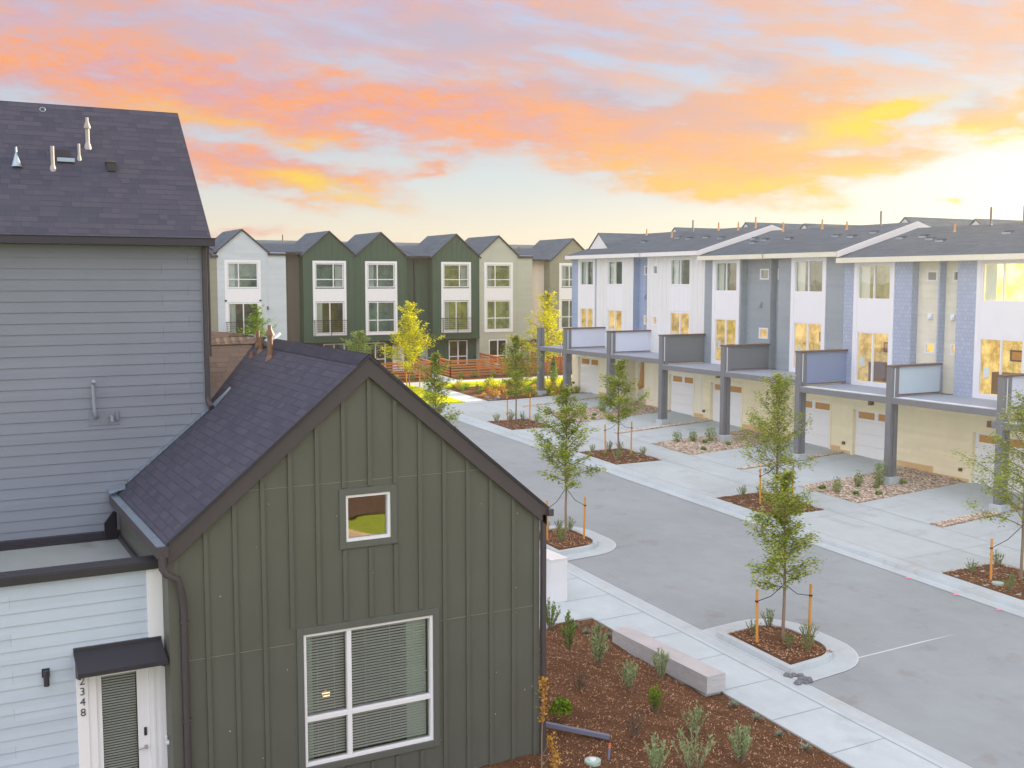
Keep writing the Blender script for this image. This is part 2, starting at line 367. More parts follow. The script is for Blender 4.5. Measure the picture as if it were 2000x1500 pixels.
M = dict(
    glass_near=glass_mat('coated_glass', (.9, .95, .9), .8, .10), glass_mirror=glass_mat('mirror_coated_glass', (.7, .7, .6), .8, .30),
    lap_grey=lap_mat('grey_lap_siding', lin(124, 131, 143)),
    lap_white=lap_mat('white_lap_siding', lin(176, 190, 204), .17, jd=.35),
    green_panel=paint('dark_green_panel', lin(88, 91, 84), .5, .12, .8, .35, wave=True),
    brown_trim=paint('dark_brown_trim', lin(70, 66, 70), .55, .08),
    black_metal=paint('black_metal', lin(54, 54, 62), .4, .08, metal=.2),
    flashing=paint('galvanised_flashing', lin(150, 166, 182), .35, .12, 6, metal=.6),
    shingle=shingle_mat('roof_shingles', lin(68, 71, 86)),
    shingle_brown=shingle_mat('brown_shingles', lin(122, 108, 98), .13, .26),  # browner, lighter shingles for the wing roof
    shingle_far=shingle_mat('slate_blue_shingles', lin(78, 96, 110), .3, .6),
    white=paint('white_paint', lin(226, 228, 232), .45, .035),
    white_trim=paint('white_trim', lin(222, 222, 222), .5, .04),
    membrane=concrete_mat('roof_membrane', lin(142, 150, 150), .5, (96, 92, 80)),
    glass=glass_mat('window_glass', refl=.8), glass_side=glass_mat('side_window_glass', (.95, .98, .94), .22), glass_dark=glass_mat('reflective_glass', (.8, .9, .82), 1.0),
    room_dark=room_mat('dim_room', lin(86, 92, 72), .03), room_teal_reflect=room_mat('teal_reflect_room', lin(112, 140, 124), .05), room_olive_glow=room_mat('olive_glow_room', lin(134, 144, 98), .10, lin(176, 176, 120)),  # green tones paint the greenish window reflections into the room colour
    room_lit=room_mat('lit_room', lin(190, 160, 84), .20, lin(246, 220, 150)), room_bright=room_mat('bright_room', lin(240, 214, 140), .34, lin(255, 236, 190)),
    curtain=paint('curtain_fabric', lin(214, 220, 214), .9, .05, 3),
    blind=paint('blind_slats', lin(236, 240, 242), .6, .03),
    road=concrete_mat('road_concrete', lin(147, 157, 160), .4, (140, 128, 118), .8),
    walk=concrete_mat('pavement_concrete', lin(184, 198, 202), .24, (140, 142, 140)),
    apron=concrete_mat('driveway_concrete', lin(180, 192, 194), .3, (140, 140, 138), .9),
    curb=concrete_mat('kerb_concrete', lin(182, 194, 198), .35, (190, 160, 120), 1.4),
    bench=concrete_mat('board_formed_concrete', lin(186, 186, 186), .25, (150, 130, 110), 2),
    joint=paint('joint_line', lin(140, 148, 154), .9, .1), jointw=paint('pale_sealant', lin(206, 214, 218), .8, .05),
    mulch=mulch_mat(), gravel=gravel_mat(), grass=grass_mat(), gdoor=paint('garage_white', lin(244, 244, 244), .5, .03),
    dirt=concrete_mat('dry_ground', lin(150, 138, 112), .4, (120, 110, 80)),
    leaf=leaf_mat('tree_leaves', lin(96, 124, 40), lin(150, 172, 58), lin(206, 212, 88), .55),
    leaf_y=leaf_mat('yellow_tree_leaves', lin(136, 150, 14), lin(206, 208, 26), lin(246, 240, 70), .55),
    leaf_s=leaf_mat('silver_leaves', lin(112, 138, 92), lin(152, 176, 126), lin(192, 210, 162), .35),
    leaf_g=leaf_mat('shrub_leaves', lin(92, 122, 60), lin(126, 154, 80), lin(166, 186, 106), .4),
    leaf_b=leaf_mat('bright_shrub_leaves', lin(70, 110, 14), lin(112, 152, 20), lin(150, 184, 40), .35),
    leaf_t=leaf_mat('silver_blue_leaves', lin(104, 122, 104), lin(138, 156, 136), lin(170, 184, 164), .2),
    leaf_d=leaf_mat('dry_twigs', lin(74, 54, 50), lin(98, 76, 68), lin(124, 102, 84), .1),
    leaf_o=leaf_mat('golden_leaves', lin(170, 120, 40), lin(204, 156, 62), lin(224, 184, 100), .4),
    bark=wood_mat('bark', lin(140, 122, 104)), stake=wood_mat('stake_wood', lin(214, 150, 72)),
    cedar=wood_mat('cedar_slats', lin(196, 128, 80)), strap=paint('rubber_strap', lin(50, 52, 60), .8, .05),
    green_bb=paint('green_board_siding', lin(58, 84, 70), .6, .09, .5), sage_lap=lap_mat('sage_lap_siding', lin(172, 178, 164), .17),
    pale_lap=lap_mat('pale_blue_lap_siding', lin(188, 198, 204), .17), umber_bb=paint('umber_board_siding', lin(100, 96, 88), .6, .08, .5),
    cream_bb=paint('cream_board_siding', lin(228, 218, 206), .6, .05, .5), taupe_lap=lap_mat('taupe_lap_siding', lin(138, 140, 124), .17),
    blue_lap=lap_mat('blue_lap_siding', lin(148, 166, 192), .17), slate_lap=lap_mat('slate_lap_siding', lin(142, 154, 162), .17),
    blue_shake=wallshingle_mat('blue_shake_siding', lin(162, 176, 198)), white_bb=paint('white_board_siding', lin(220, 222, 222), .6, .04, .5),
    chalk_lap=lap_mat('chalk_lap_siding', lin(218, 216, 198), .17), butter_lap=lap_mat('butter_lap_siding', lin(246, 236, 202), .17),
    butter_bb=paint('butter_board_siding', lin(246, 240, 218), .6, .05, .5), tan=paint('tan_foundation', lin(222, 190, 140), .8, .1),
    post_grey=paint('post_grey', lin(114, 118, 124), .5, .06), deck=paint('deck_membrane', lin(152, 162, 176), .6, .08),
    panel_blue=paint('blue_panel', lin(134, 150, 178), .5, .05), panel_grey=paint('grey_panel', lin(112, 120, 124), .5, .05),
    panel_pale=paint('pale_panel', lin(186, 204, 212), .4, .05), panel_white=paint('white_panel', lin(208, 216, 230), .4, .04),
    cap_brown=paint('brown_cap', lin(104, 86, 82), .5, .08), tape=paint('green_mark', lin(128, 196, 150), .7, .1),
    kraft=paint('kraft_paper', lin(198, 148, 92), .8, .12, 4), sign_red=paint('red_picture', lin(176, 90, 70), .6, .1),
    teal_door=paint('pale_teal_door', lin(168, 194, 184), .5, .05), lampw=paint('lamp_metal', lin(120, 92, 70), .5, .1),
    pink=paint('pink_paint', lin(240, 140, 176), .8, .1), rock=concrete_mat('rock', lin(116, 120, 126), .5, (90, 92, 96), 6),
    pipe_blue=paint('downspout_blue', lin(112, 118, 140), .45, .06), brass=paint('brass', lin(160, 156, 156), .6, .1),
    chip=leaf_mat('wood_chips', lin(92, 58, 40), lin(140, 98, 72), lin(202, 164, 130), 0.0),
    wrap=paint('pale_wrap', lin(224, 232, 236), .5, .04),
)
M['bulb'], T = mat('bulb_glow'); finish(T, principled(T, (1, .6, .3, 1), .4, extra=(('Emission Color', (1, .55, .25, 1)), ('Emission Strength', 1.2))))

# ---------------------------------------------------------------- terrain
def cl(v, a, b): return max(a, min(b, v))
def g(x, y):
    b = -1.52 + .04 * cl(y, -30, 85)
    if x > 30.8: b += .05 * min(x - 30.8, 6.2) * cl((60 - y) / 2.5, 0, 1)
    if x < 14.4: b += 1.12 * cl((14.4 - x) / 5.7, 0, 1) ** .9 * cl((23.2 - y) / 3.2, 0, 1)
    return b
def rng(a, b, st):
    n = max(1, int(math.ceil((b - a) / st))); return [a + (b - a) * i / n for i in range(n + 1)]
def sheet(mb, x0, x1, y0, y1, off, m=0, sx=2.0, sy=2.0, base=g, skirt=0):
    xs = rng(x0, x1, sx); ys = rng(y0, y1, sy)
    mb.grid([[(x, y, base(x, y) + off) for x in xs] for y in ys], m)
    if skirt:
        for L in ([(x, y0) for x in xs], [(x, y1) for x in xs], [(x0, y) for y in ys], [(x1, y) for y in ys]):
            mb.grid([[(x, y, base(x, y) + off) for x, y in L], [(x, y, base(x, y) + off - skirt) for x, y in L]], m)
    return mb
# ================================================================ ground, road, pavements
b = MB()
xs = [-3000, -800, -200, -60] + [-40 + 4 * i for i in range(12)] + [8, 14.4, 16.4, 25.8, 30.8, 37, 43] + [47 + 8 * i for i in range(8)] + [200, 800, 3000]
ys = [-3000, -800, -150] + [-30 + 5 * i for i in range(24)] + [110, 200, 800, 3000]
b.grid([[(x, y, g(x, y) - .22 - (.8 if x < 14 and 12 < y < 26 else 0)) for x in xs] for y in ys])
struct(b.build('ground', M['dirt']))

b = MB(); sheet(b, 16.4, 25.9, -5, 66, -.10)
# concrete slab joints in the street
for yy, m_, w_ in ((18.3, 2, .05), (28.7, 1, .03), (38.9, 1, .03), (49, 1, .03), (8.4, 1, .03)):
    b.grid([[(x, yy + .04 * (x - 19), g(x, yy) - .094) for x in (16.98, 25.4)], [(x, yy + w_ + .04 * (x - 19), g(x, yy) - .094) for x in (16.98, 25.4)]], m_)
struct(b.build('road', [M['road'], M['joint'], M['jointw']]))

# far kerb with gutter pan
b = MB()
for i in range(32):
    y0, y1 = -5 + 1.96875 * i, -5 + 1.96875 * (i + 1)
    z0, z1 = g(20, y0), g(20, y1)
    b.face([(25.38, y0, z0 - .088), (25.38, y1, z1 - .088), (25.86, y1, z1 - .096), (25.86, y0, z0 - .096)])
    b.face([(25.86, y0, z0 - .12), (25.86, y1, z1 - .12), (25.90, y1, z1 + .012), (25.90, y0, z0 + .012)])
    b.face([(25.90, y0 + .006, z0 + .012), (25.90, y1 - .006, z1 + .012), (26.36, y1 - .006, z1 + .016), (26.36, y0 + .006, z0 + .016)])
    b.face([(26.36, y0, z0 + .018), (26.36, y1, z1 + .018), (26.385, y1, z1 + .018), (26.385, y0, z0 + .018)], 1)
struct(b.build('kerb', [M['curb'], M['joint']]))

b = MB(); sheet(b, 26.37, 30.8, -5, 58.3, 0, skirt=.2); sheet(b, 30.8, 37.3, -5, 58.3, 0, sx=1.4)
for x in (29.0, 30.76):
    b.grid([[(x, y, g(x, y) + .006) for y in rng(-5, 58, 4)], [(x + .022, y, g(x + .022, y) + .006) for y in rng(-5, 58, 4)]], 1)
for k in range(0, 11):
    yy = 3.2 + 5.1 * k
    b.grid([[(x, yy, g(x, yy) + .006) for x in (26.4, 30.8)], [(x, yy + .012, g(x, yy) + .006) for x in (26.4, 30.8)]], 1)
for y in (55.2, 46.8, 44.2, 38.6, 35.4, 28.6, 24.4, 48.4):
    b.grid([[(x, y, g(x, y) + .006) for x in (30.8, 37)], [(x, y + .012, g(x, y) + .006) for x in (30.8, 37)]], 1)
for cx, cy, r, a0, a1 in ((32.5, 28.2, 4.2, 3.0, 3.45),):
    for dr in (0, .22):
        L_ = [a0 + (a1 - a0) * i / 10 for i in range(11)]
        P_ = [[(cx + (r + dr + q) * math.cos(a), cy + (r + dr + q) * math.sin(a)) for a in L_] for q in (0, .07)]
        b.grid([[(x, y, g(x, y) + .005) for x, y in row] for row in P_], 2)
struct(b.build('driveway', [M['apron'], M['joint'], paint('tyre_mark', lin(172, 182, 186), .9, .15, 6)]))

# near pavement, with joints, gutter and the branch to the front doors
b = MB(); sheet(b, 14.86, 16.45, -5, 62, 0, skirt=.25)
for k in range(-12, 18):
    yy = 24.55 - 1.63 * k
    b.grid([[(x, yy + .02 * (x - 14.86), g(16, yy) + .005) for x in (14.87, 16.3)], [(x, yy + .018 + .02 * (x - 14.86), g(16, yy) + .005) for x in (14.87, 16.3)]], 1)
b.grid([[(16.3, y, g(16, y) + .005) for y in (-5, 62)], [(16.318, y, g(16, y) + .005) for y in (-5, 62)]], 1)
sheet(b, 9.0, 14.86, 23.2, 25.8, .01, 0, skirt=.4)
b.prism([(13.75, 23.15, -.65), (13.3, 22.95, -.65), (12.9, 23.3, -.65), (13.5, 23.6, -.65)], (0, 0, .10))
struct(b.build('pavement', [M['walk'], M['joint']]))
b = MB()
b.grid([[(x, y, g(20, y) + z) for x, z in ((16.47, -.096), (16.62, -.097), (16.97, -.088))] for y in rng(-5, 62, 3)])
b.grid([[(16.96, y, g(20, y) - .084) for y in (-5, 62)], [(16.985, y, g(20, y) - .084) for y in (-5, 62)]], 1)
struct(b.build('gutter', [M['curb'], M['jointw']]))

# mulch bed beside the green gabled house: uneven surface
def bumpy(x, y): return g(x, y) + .03 * math.sin(x * 3.1 + y * 1.7) * math.sin(y * 2.3 - x) + .012 * math.sin(x * 9 + y * 7)
b = MB(); sheet(b, 2.0, 14.42, 5, 23.2, -.02, sx=.22, sy=.22, base=bumpy); sheet(b, 14.42, 14.86, 5, 23.2, -.035, sx=.22, sy=.3)
b.face([(2, 5, 0.2), (14.8, 5, -1.35), (14.8, 5, -3), (2, 5, -3)])
rnd = random.Random(5)
o = b.build('mulch', M['mulch']); struct(o, 'stuff')
b = MB()
for i in range(22000):
    x = rnd.uniform(8.2, 14.84); y = rnd.uniform(12.4, 23.1)
    if x < 8.9 and y > 15.1: continue
    z = (bumpy(x, y) - .015) if x < 14.42 else g(x, y) - .03
    a = rnd.uniform(0, math.pi); l = rnd.uniform(.008, .028) * (1.8 if rnd.random() < .06 else 1); wd = rnd.uniform(.003, .009)
    dx, dy = math.cos(a) * l, math.sin(a) * l; ex, ey = -math.sin(a) * wd, math.cos(a) * wd; t = rnd.uniform(-.012, .02)
    z += rnd.uniform(.004, .016)
    b.face([(x - dx - ex, y - dy - ey, z), (x + dx - ex, y + dy - ey, z + t), (x + dx + ex, y + dy + ey, z + t + .004), (x - dx + ex, y - dy + ey, z + .004)])
struct(b.build('wood_chips', M['chip']), 'stuff')

# tree islands on the near side of the street
def rrect(x0, x1, y0, y1, r, skew=.10, n=8):
    P = [(x0, y0), (x1 - r, y0)]
    P += [(x1 - r + r * math.sin(t), y0 + r - r * math.cos(t)) for t in [math.pi / 2 * i / n for i in range(1, n + 1)]]
    P += [(x1 - r + r * math.cos(t), y1 - r + r * math.sin(t)) for t in [math.pi / 2 * i / n for i in range(0, n + 1)]]
    P += [(x0, y1)]
    return [(x, y + skew * (x - x0)) for x, y in P]
for k in range(3):
    dy = 10.35 * k; x0, x1, y0, y1 = 17.22, 18.9, 18.45 + dy, 20.72 + dy
    inn = rrect(x0, x1, y0, y1, .75); out = rrect(x0 - .16, x1 + .17, y0 - .17, y1 + .17, .92); out2 = rrect(x0 - .2, x1 + .2, y0 - .2, y1 + .2, .95)
    pan = rrect(x0 - .25, x1 + .72, y0 - .72, y1 + .66, 1.35)
    b = MB()
    zt = lambda p: g(p[0], p[1]) + .03
    b.grid([[(p[0], p[1], zt(p) - .03) for p in inn], [(p[0], p[1], zt(p)) for p in inn], [(p[0], p[1], zt(p)) for p in out], [(p[0], p[1], zt(p) - .13) for p in out2]], 0, closed=True)
    b.grid([[(p[0], p[1], g(*p) - .088) for p in out2], [(p[0], p[1], g(*p) - .086) for p in pan]], 0, closed=True)
    pn2 = rrect(x0 - .27, x1 + .745, y0 - .745, y1 + .685, 1.37)
    b.grid([[(p[0], p[1], g(*p) - .084) for p in pan], [(p[0], p[1], g(*p) - .084) for p in pn2]], 1, closed=True)
    struct(b.build('island_kerb', [M['curb'], M['jointw']]))
    b = MB(); c0 = ((x0 + x1) / 2, (y0 + y1) / 2 + .08)
    N_ = 10
    b.grid([[(c0[0] + (p[0] - c0[0]) * t / N_, c0[1] + (p[1] - c0[1]) * t / N_, g(*p) - .005 + .05 * (1 - t / N_) + .012 * math.sin(p[0] * 20 * t + p[1] * 9)) for p in inn] for t in range(0, N_ + 1)], 0, closed=True)
    struct(b.build('island_mulch', M['mulch']), 'stuff')
# mulch squares on the far side
beds = [(26.42, 28.88, 19.3, 22.05), (26.42, 28.88, 29.4, 32.55), (26.42, 28.88, 39.4, 42.5), (26.42, 28.88, 48.95, 51.75), (26.42, 28.88, 9.2, 12.0)]
for x0, x1, y0, y1 in beds:
    b = MB(); sheet(b, x0, x1, y0, y1, .012, sx=.2, sy=.2, base=lambda x, y: g(x, y) + .012 * math.sin(x * 11 + y * 7) + .01 * math.sin(y * 13), skirt=.03)
    struct(b.build('tree_pit_mulch', M['mulch']), 'stuff')
# chips in the islands and pits
b = MB()
for x0, x1, y0, y1 in beds[:4] + [(17.3, 18.7, 18.6, 20.7), (17.3, 18.7, 28.95, 31.05)]:
    for i in range(900):
        x = rnd.uniform(x0, x1); y = rnd.uniform(y0, y1); z = g(x, y) + .045; a = rnd.uniform(0, 3.14); l = rnd.uniform(.02, .05); q = .012
        dx, dy = math.cos(a) * l, math.sin(a) * l
        b.face([(x - dx, y - dy, z), (x + q, y - q, z + .01), (x + dx, y + dy, z + .012), (x - q, y + q, z + .003)])
struct(b.build('pit_wood_chips', M['chip']), 'stuff')
# river gravel between the driveways
b = MB()
for y0, y1 in ((49.6, 53.2), (39.8, 43.0), (29.65, 32.8), (19.5, 22.6), (55.6, 55.95), (45.9, 46.25), (36.3, 36.62), (25.75, 26.3)):
    sheet(b, 30.84, 36.95, y0, y1, .012, sx=.3, sy=.3, base=lambda x, y: g(x, y) + .015 * math.sin(x * 9 + y * 5), skirt=.05)
for i in range(5200):
    y0, y1 = rnd.choice(((49.7, 53.1), (39.9, 42.9), (29.75, 32.7), (45.9, 46.25), (25.8, 26.25)) if rnd.random() < .9 else ((36.3, 36.6),))
    x = rnd.uniform(30.9, 36.8); y = rnd.uniform(y0, y1); z = g(x, y) + .02; r = rnd.uniform(.02, .05)
    b.face([(x - r, y - r * .6, z + .01), (x + r * .8, y - r * .8, z + .02), (x + r, y + r * .6, z + .035), (x - r * .4, y + r, z + .03)], 1)
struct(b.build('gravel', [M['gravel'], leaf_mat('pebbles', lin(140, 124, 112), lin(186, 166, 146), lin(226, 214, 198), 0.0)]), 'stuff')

# lawn, walks and planting bed at the end of the driveways
b = MB(); sheet(b, 28.42, 29.9, 58.3, 67.0, .01, skirt=.1); sheet(b, 16, 50, 66.95, 68.05, .012, skirt=.1); sheet(b, 31.3, 32.6, 68.05, 74.4, .012)
sheet(b, 25.9, 47, 57.95, 58.3, .015, skirt=.1)
for yy in (59.6, 60.9, 62.2, 63.5, 64.8, 66.1): b.grid([[(28.45, yy, g(20, yy) + .016), (29.88, yy, g(20, yy) + .016)], [(28.45, yy + .025, g(20, yy) + .016), (29.88, yy + .025, g(20, yy) + .016)]], 1)
struct(b.build('footpath', [M['walk'], M['joint']]))
b = MB(); sheet(b, 20, 28.42, 58.3, 66.95, .0); sheet(b, 29.9, 39.0, 64.8, 66.95, 0); sheet(b, 39, 60, 58.3, 66.95, 0)
struct(b.build('lawn', M['grass']))
b = MB()
for i in range(26000):
    if rnd.random() < .66: x = rnd.uniform(24.5, 28.4); y = rnd.uniform(58.35, 66.9)
    else: x = rnd.uniform(29.95, 40); y = rnd.uniform(64.9, 66.9)
    z = g(x, y); a = rnd.uniform(0, 3.14); w_ = .02; h = rnd.uniform(.05, .10); lx, ly = rnd.uniform(-.04, .04), rnd.uniform(-.04, .04)
    b.face([(x - math.cos(a) * w_, y - math.sin(a) * w_, z), (x + math.cos(a) * w_, y + math.sin(a) * w_, z), (x + lx, y + ly, z + h)])
struct(b.build('grass_blades', leaf_mat('grass_blades', lin(150, 176, 30), lin(206, 214, 40), lin(244, 236, 70), .5)), 'stuff')
b = MB(); sheet(b, 29.9, 42, 58.3, 64.8, .005, sx=.4, sy=.4, base=bumpy); sheet(b, 16, 50, 68.05, 69.75, .0, sx=1)
sheet(b, 16, 31.3, 69.7, 74.6, -.01); sheet(b, 32.6, 50, 69.7, 74.6, -.01)
struct(b.build('planting_bed', M['mulch']), 'stuff')

# small marks and covers
b = MB()
for x, y in ((25.36, 22.3), (25.36, 20.6), (25.36, 19.2)):
    b.face([(x - .16, y - .02, g(20, y) - .082), (x, y - .07, g(20, y) - .082), (x + .07, y + .02, g(20, y) - .082), (x - .05, y + .1, g(20, y) - .082)])
struct(b.build('utility_mark', M['pink']))
b = MB(); ring = [(27.0 + .16 * math.cos(t / 16 * 6.283), 20.55 + .16 * math.sin(t / 16 * 6.283)) for t in range(16)]
b.prism([(x, y, -.69) for x, y in ring], (0, 0, .06))
tag(b.build('valve_cover', M['teal_door'], loc=(27, 20.55, -.69), bevel=.01), 'small round blue green valve cover in the mulch square at the right edge', 'valve cover')
t = thing('valve_cover', 'pale round irrigation valve cover in the mulch beside the fallen downspout', 'valve cover', (9.5, 14.78, g(9.5, 14.78)))
b = MB(); b.tube([(9.5, 14.78, g(9.5, 14.78) - .05), (9.5, 14.78, g(9.5, 14.78) + .05)], .135, 24); b.build('rim', M['teal_door'], t, bevel=.01)
b = MB(); b.tube([(9.5, 14.78, g(9.5, 14.78) + .02), (9.5, 14.78, g(9.5, 14.78) + .07)], .06, 16); b.build('cap', M['wrap'], t, bevel=.01)
t = thing('marker_post', 'short orange and blue utility marker stake leaning in the mulch', 'marker post', (9.89, 14.9, g(9.89, 14.9)))
zz = g(9.89, 14.9)
b = MB(); b.tube([(9.89, 14.9, zz - .05), (9.93, 14.93, zz + .17)], .022, 10); b.build('post', M['pipe_blue'], t)
b = MB(); b.tube([(9.93, 14.93, zz + .17), (9.945, 14.94, zz + .25)], [.024, .02], 10); b.build('tip', paint('marker_orange', lin(206, 110, 70), .6, .08), t)
# fallen downspout
b = MB(); p0 = Vector((9.0, 16.25, g(9, 16.2) + .16)); p1 = Vector((10.39, 15.63, g(10.39, 15.63) + .07))
d = (p1 - p0).normalized(); sd = Vector((-d.y, d.x, 0)).normalized() * .045; up = d.cross(sd).normalized() * .035
b.prism([p0 - sd - up, p0 + sd - up, p0 + sd + up, p0 - sd + up], p1 - p0)
t = thing('downspout_extension', 'slate blue metal downspout extension lying across the mulch by the green gabled wall', 'pipe', tuple(p0)); b.build('pipe', M['pipe_blue'], t, bevel=.012)
b = MB(); b.tube([p0 + Vector((0, 0, .06)), p0 + Vector((-.22, .08, .10))], .05, 10); b.build('elbow', M['pipe_blue'], t)

# bench, low walls
t = thing('concrete_bench', 'long low board formed concrete bench between the mulch bed and the pavement', 'bench', (14.62, 19.7, -.7))
b = MB(); b.prism([(14.37, 17.9, -.83), (14.87, 17.9, -.83), (14.87, 21.52, -.70), (14.37, 21.52, -.70)], (0, 0, .30)); 
b = MB(); b.v = []; b.grid([[(14.37, 17.9, -.74), (14.87, 17.9, -.74), (14.87, 17.9, -.36), (14.37, 17.9, -.36)], [(14.37, 21.52, -.74), (14.87, 21.52, -.74), (14.87, 21.52, -.36), (14.37, 21.52, -.36)]], closed=True)
b.face([(14.37, 17.9, -.74), (14.87, 17.9, -.74), (14.87, 17.9, -.36), (14.37, 17.9, -.36)]); b.face([(14.37, 21.52, -.74), (14.87, 21.52, -.74), (14.87, 21.52, -.36), (14.37, 21.52, -.36)])
m_, T = mat('board_formed_side'); x, y, z = T.sep(pos(T))
gr = T.noise(T.comb(T.m('MULTIPLY', x, 1.2), T.m('MULTIPLY', y, 1.2), T.m('MULTIPLY', z, 9)), 3.2, 5, .65)
bd = T.m('FLOOR', T.m('DIVIDE', z, .127)); wn = T.n('ShaderNodeTexWhiteNoise'); wn.noise_dimensions = '1D'; T.put(wn.inputs['W'], bd)
cc_ = T.mix(T.m('MULTIPLY_ADD', gr, .8, T.m('MULTIPLY', wn.outputs[0], .25)), lin(152, 156, 160), lin(216, 220, 222))
finish(T, principled(T, cc_, .85, T.bump(T.m('ADD', gr, T.m('MULTIPLY', wn.outputs[0], .5)), .5, .01), spec=.2))
b.face([(14.375, 17.905, -.3585), (14.865, 17.905, -.3585), (14.865, 21.515, -.3585), (14.375, 21.515, -.3585)], 1)
b.build('slab', [m_, M['bench']], t)
b = MB(); b.box(14.41, 14.83, 18.0, 21.4, -1.1, -.745); b.build('plinth', M['curb'], t)
for (x0, x1, y0, y1, z1, lab) in ((14.45, 14.97, 24.6, 25.68, .65, 'white rendered garden wall end beside the green house corner'), (14.3, 14.97, 26.7, 29.2, .62, 'second white rendered garden wall just behind the first one')):
    t = thing('garden_wall', lab, 'wall', ((x0 + x1) / 2, (y0 + y1) / 2, -.6), 'white garden walls')
    b = MB(); b.box(x0, x1, y0, y1, -.75, z1 - .05); b.build('wall', M['white'], t, bevel=.01)
    b = MB(); b.box(x0 - .012, x1 + .012, y0 - .012, y1 + .012, z1 - .05, z1); b.build('coping', M['white_trim'], t, bevel=.008)
# rocks in the gutter notch of the near island
for i in range(14):
    x = 17.0 + rnd.uniform(-.2, .22); y = 17.85 + rnd.uniform(-.2, .35) - (x - 17) * .5; r = rnd.uniform(.05, .09); b = MB(); z = g(x, y) - .07
    rows = []
    for a in range(5):
        ph = -math.pi / 2 + math.pi * a / 4
        rows.append([(x + r * math.cos(ph) * math.cos(q / 7 * 6.283) * (1 + rnd.uniform(-.2, .2)), y + r * math.cos(ph) * math.sin(q / 7 * 6.283) * (1 + rnd.uniform(-.2, .2)), z + r * .75 * math.sin(ph)) for q in range(7)])
    b.grid(rows, closed=True, smooth=False)
    tag(b.build('rock', M['rock'], loc=(x, y, z)), 'grey rock in the small pile in the gutter at the near island corner', 'rock', 'grey rocks piled in the gutter')

b = MB(); sheet(b, -45, 14.8, -45, 4.9, .0, sx=4, sy=4); sheet(b, 14.8, 60, -60, -5.1, .0, sx=4, sy=4); struct(b.build('back_lawn', M['grass']))
b = MB(); sheet(b, -10, 50, -55, -13.2, .03, sx=4, sy=4); struct(b.build('back_mulch', M['mulch']))
b = MB()
b.grid([[(x, y, g(x, y) + .02) for x, y in ((4, -19), (9.5, -14), (14.0, -5.1))], [(x, y, g(x, y) + .02) for x, y in ((4, -23), (11.5, -16), (16.6, -5.1))]]); struct(b.build('back_path', M['tan']))
# ================================================================ building helpers
def free(h0, h1, va, vb, holes):
    segs = [(h0, h1)]
    for a, b_, c, d in holes:
        if c < vb - 1e-6 and d > va + 1e-6:
            ns = []
            for s0, s1 in segs:
                if b_ <= s0 or a >= s1: ns.append((s0, s1)); continue
                if a > s0: ns.append((s0, a))
                if b_ < s1: ns.append((b_, s1))
            segs = ns
    return segs
def wall(mb, fr, h0, h1, v0, v1, holes=(), style='flat', e=.178, m=0, prof=None, d0=0, bat=.406, bw=.055, bd=.022, phase=0.0, skip=()):
    """one wall: lapped boards ('lap'), flat sheet, or panel with battens ('bb'); prof(v) narrows it to a gable"""
    vs = {v0, v1}
    for h in holes: vs |= {h[2], h[3]}
    if style == 'lap':
        k = math.floor(v0 / e)
        while k * e < v1:
            vs.add(k * e); k += 1
    if prof: vs |= {v for v in rng(v0, v1, .15)} if style != 'lap' else set()
    vs = sorted(v for v in vs if v0 - 1e-6 <= v <= v1 + 1e-6)
    lap = .014
    for va, vb in zip(vs, vs[1:]):
        if vb - va < 1e-5: continue
        if style == 'lap':
            fa = (va / e) - math.floor(va / e + 1e-6); fb = fa + (vb - va) / e
            da, db = d0 + lap * (1 - fa), d0 + lap * (1 - min(1, fb))
        else: da = db = d0
        pa = prof(va) if prof else (h0, h1); pb = prof(vb) if prof else (h0, h1)
        for s0, s1 in free(h0, h1, va, vb, holes):
            a0, a1 = max(s0, pa[0]), min(s1, pa[1]); b0, b1 = max(s0, pb[0]), min(s1, pb[1])
            if a1 <= a0: continue
            if b1 < b0: b0 = b1 = (b0 + b1) / 2
            mb.face([fr(a0, va, da), fr(a1, va, da), fr(b1, vb, db), fr(b0, vb, db)], m)
            if style == 'lap' and da > d0 + lap * .95:
                mb.face([fr(a0, va, d0), fr(a1, va, d0), fr(a1, va, da), fr(a0, va, da)], m)
    if style == 'bb':
        n0 = math.ceil((h0 + .08 - phase) / bat); h = n0 * bat + phase
        while h < h1 - .05:
            top = v1
            if prof:
                lo, hi = v0, v1
                for _ in range(24):
                    mid = (lo + hi) / 2; p = prof(mid)
                    if p[0] <= h <= p[1]: lo = mid
                    else: hi = mid
                top = lo
            cuts = sorted([(c, d) for a, b_, c, d in list(holes) + list(skip) if a < h + bw / 2 and b_ > h - bw / 2])
            z = v0
            for c, d in cuts + [(top, top)]:
                c = min(c, top)
                if c - z > .02: mb.fbox(fr, h - bw / 2, h + bw / 2, z, c, d0 - .002, d0 + bd, m)
                z = max(z, d)
            h += bat
    return mb
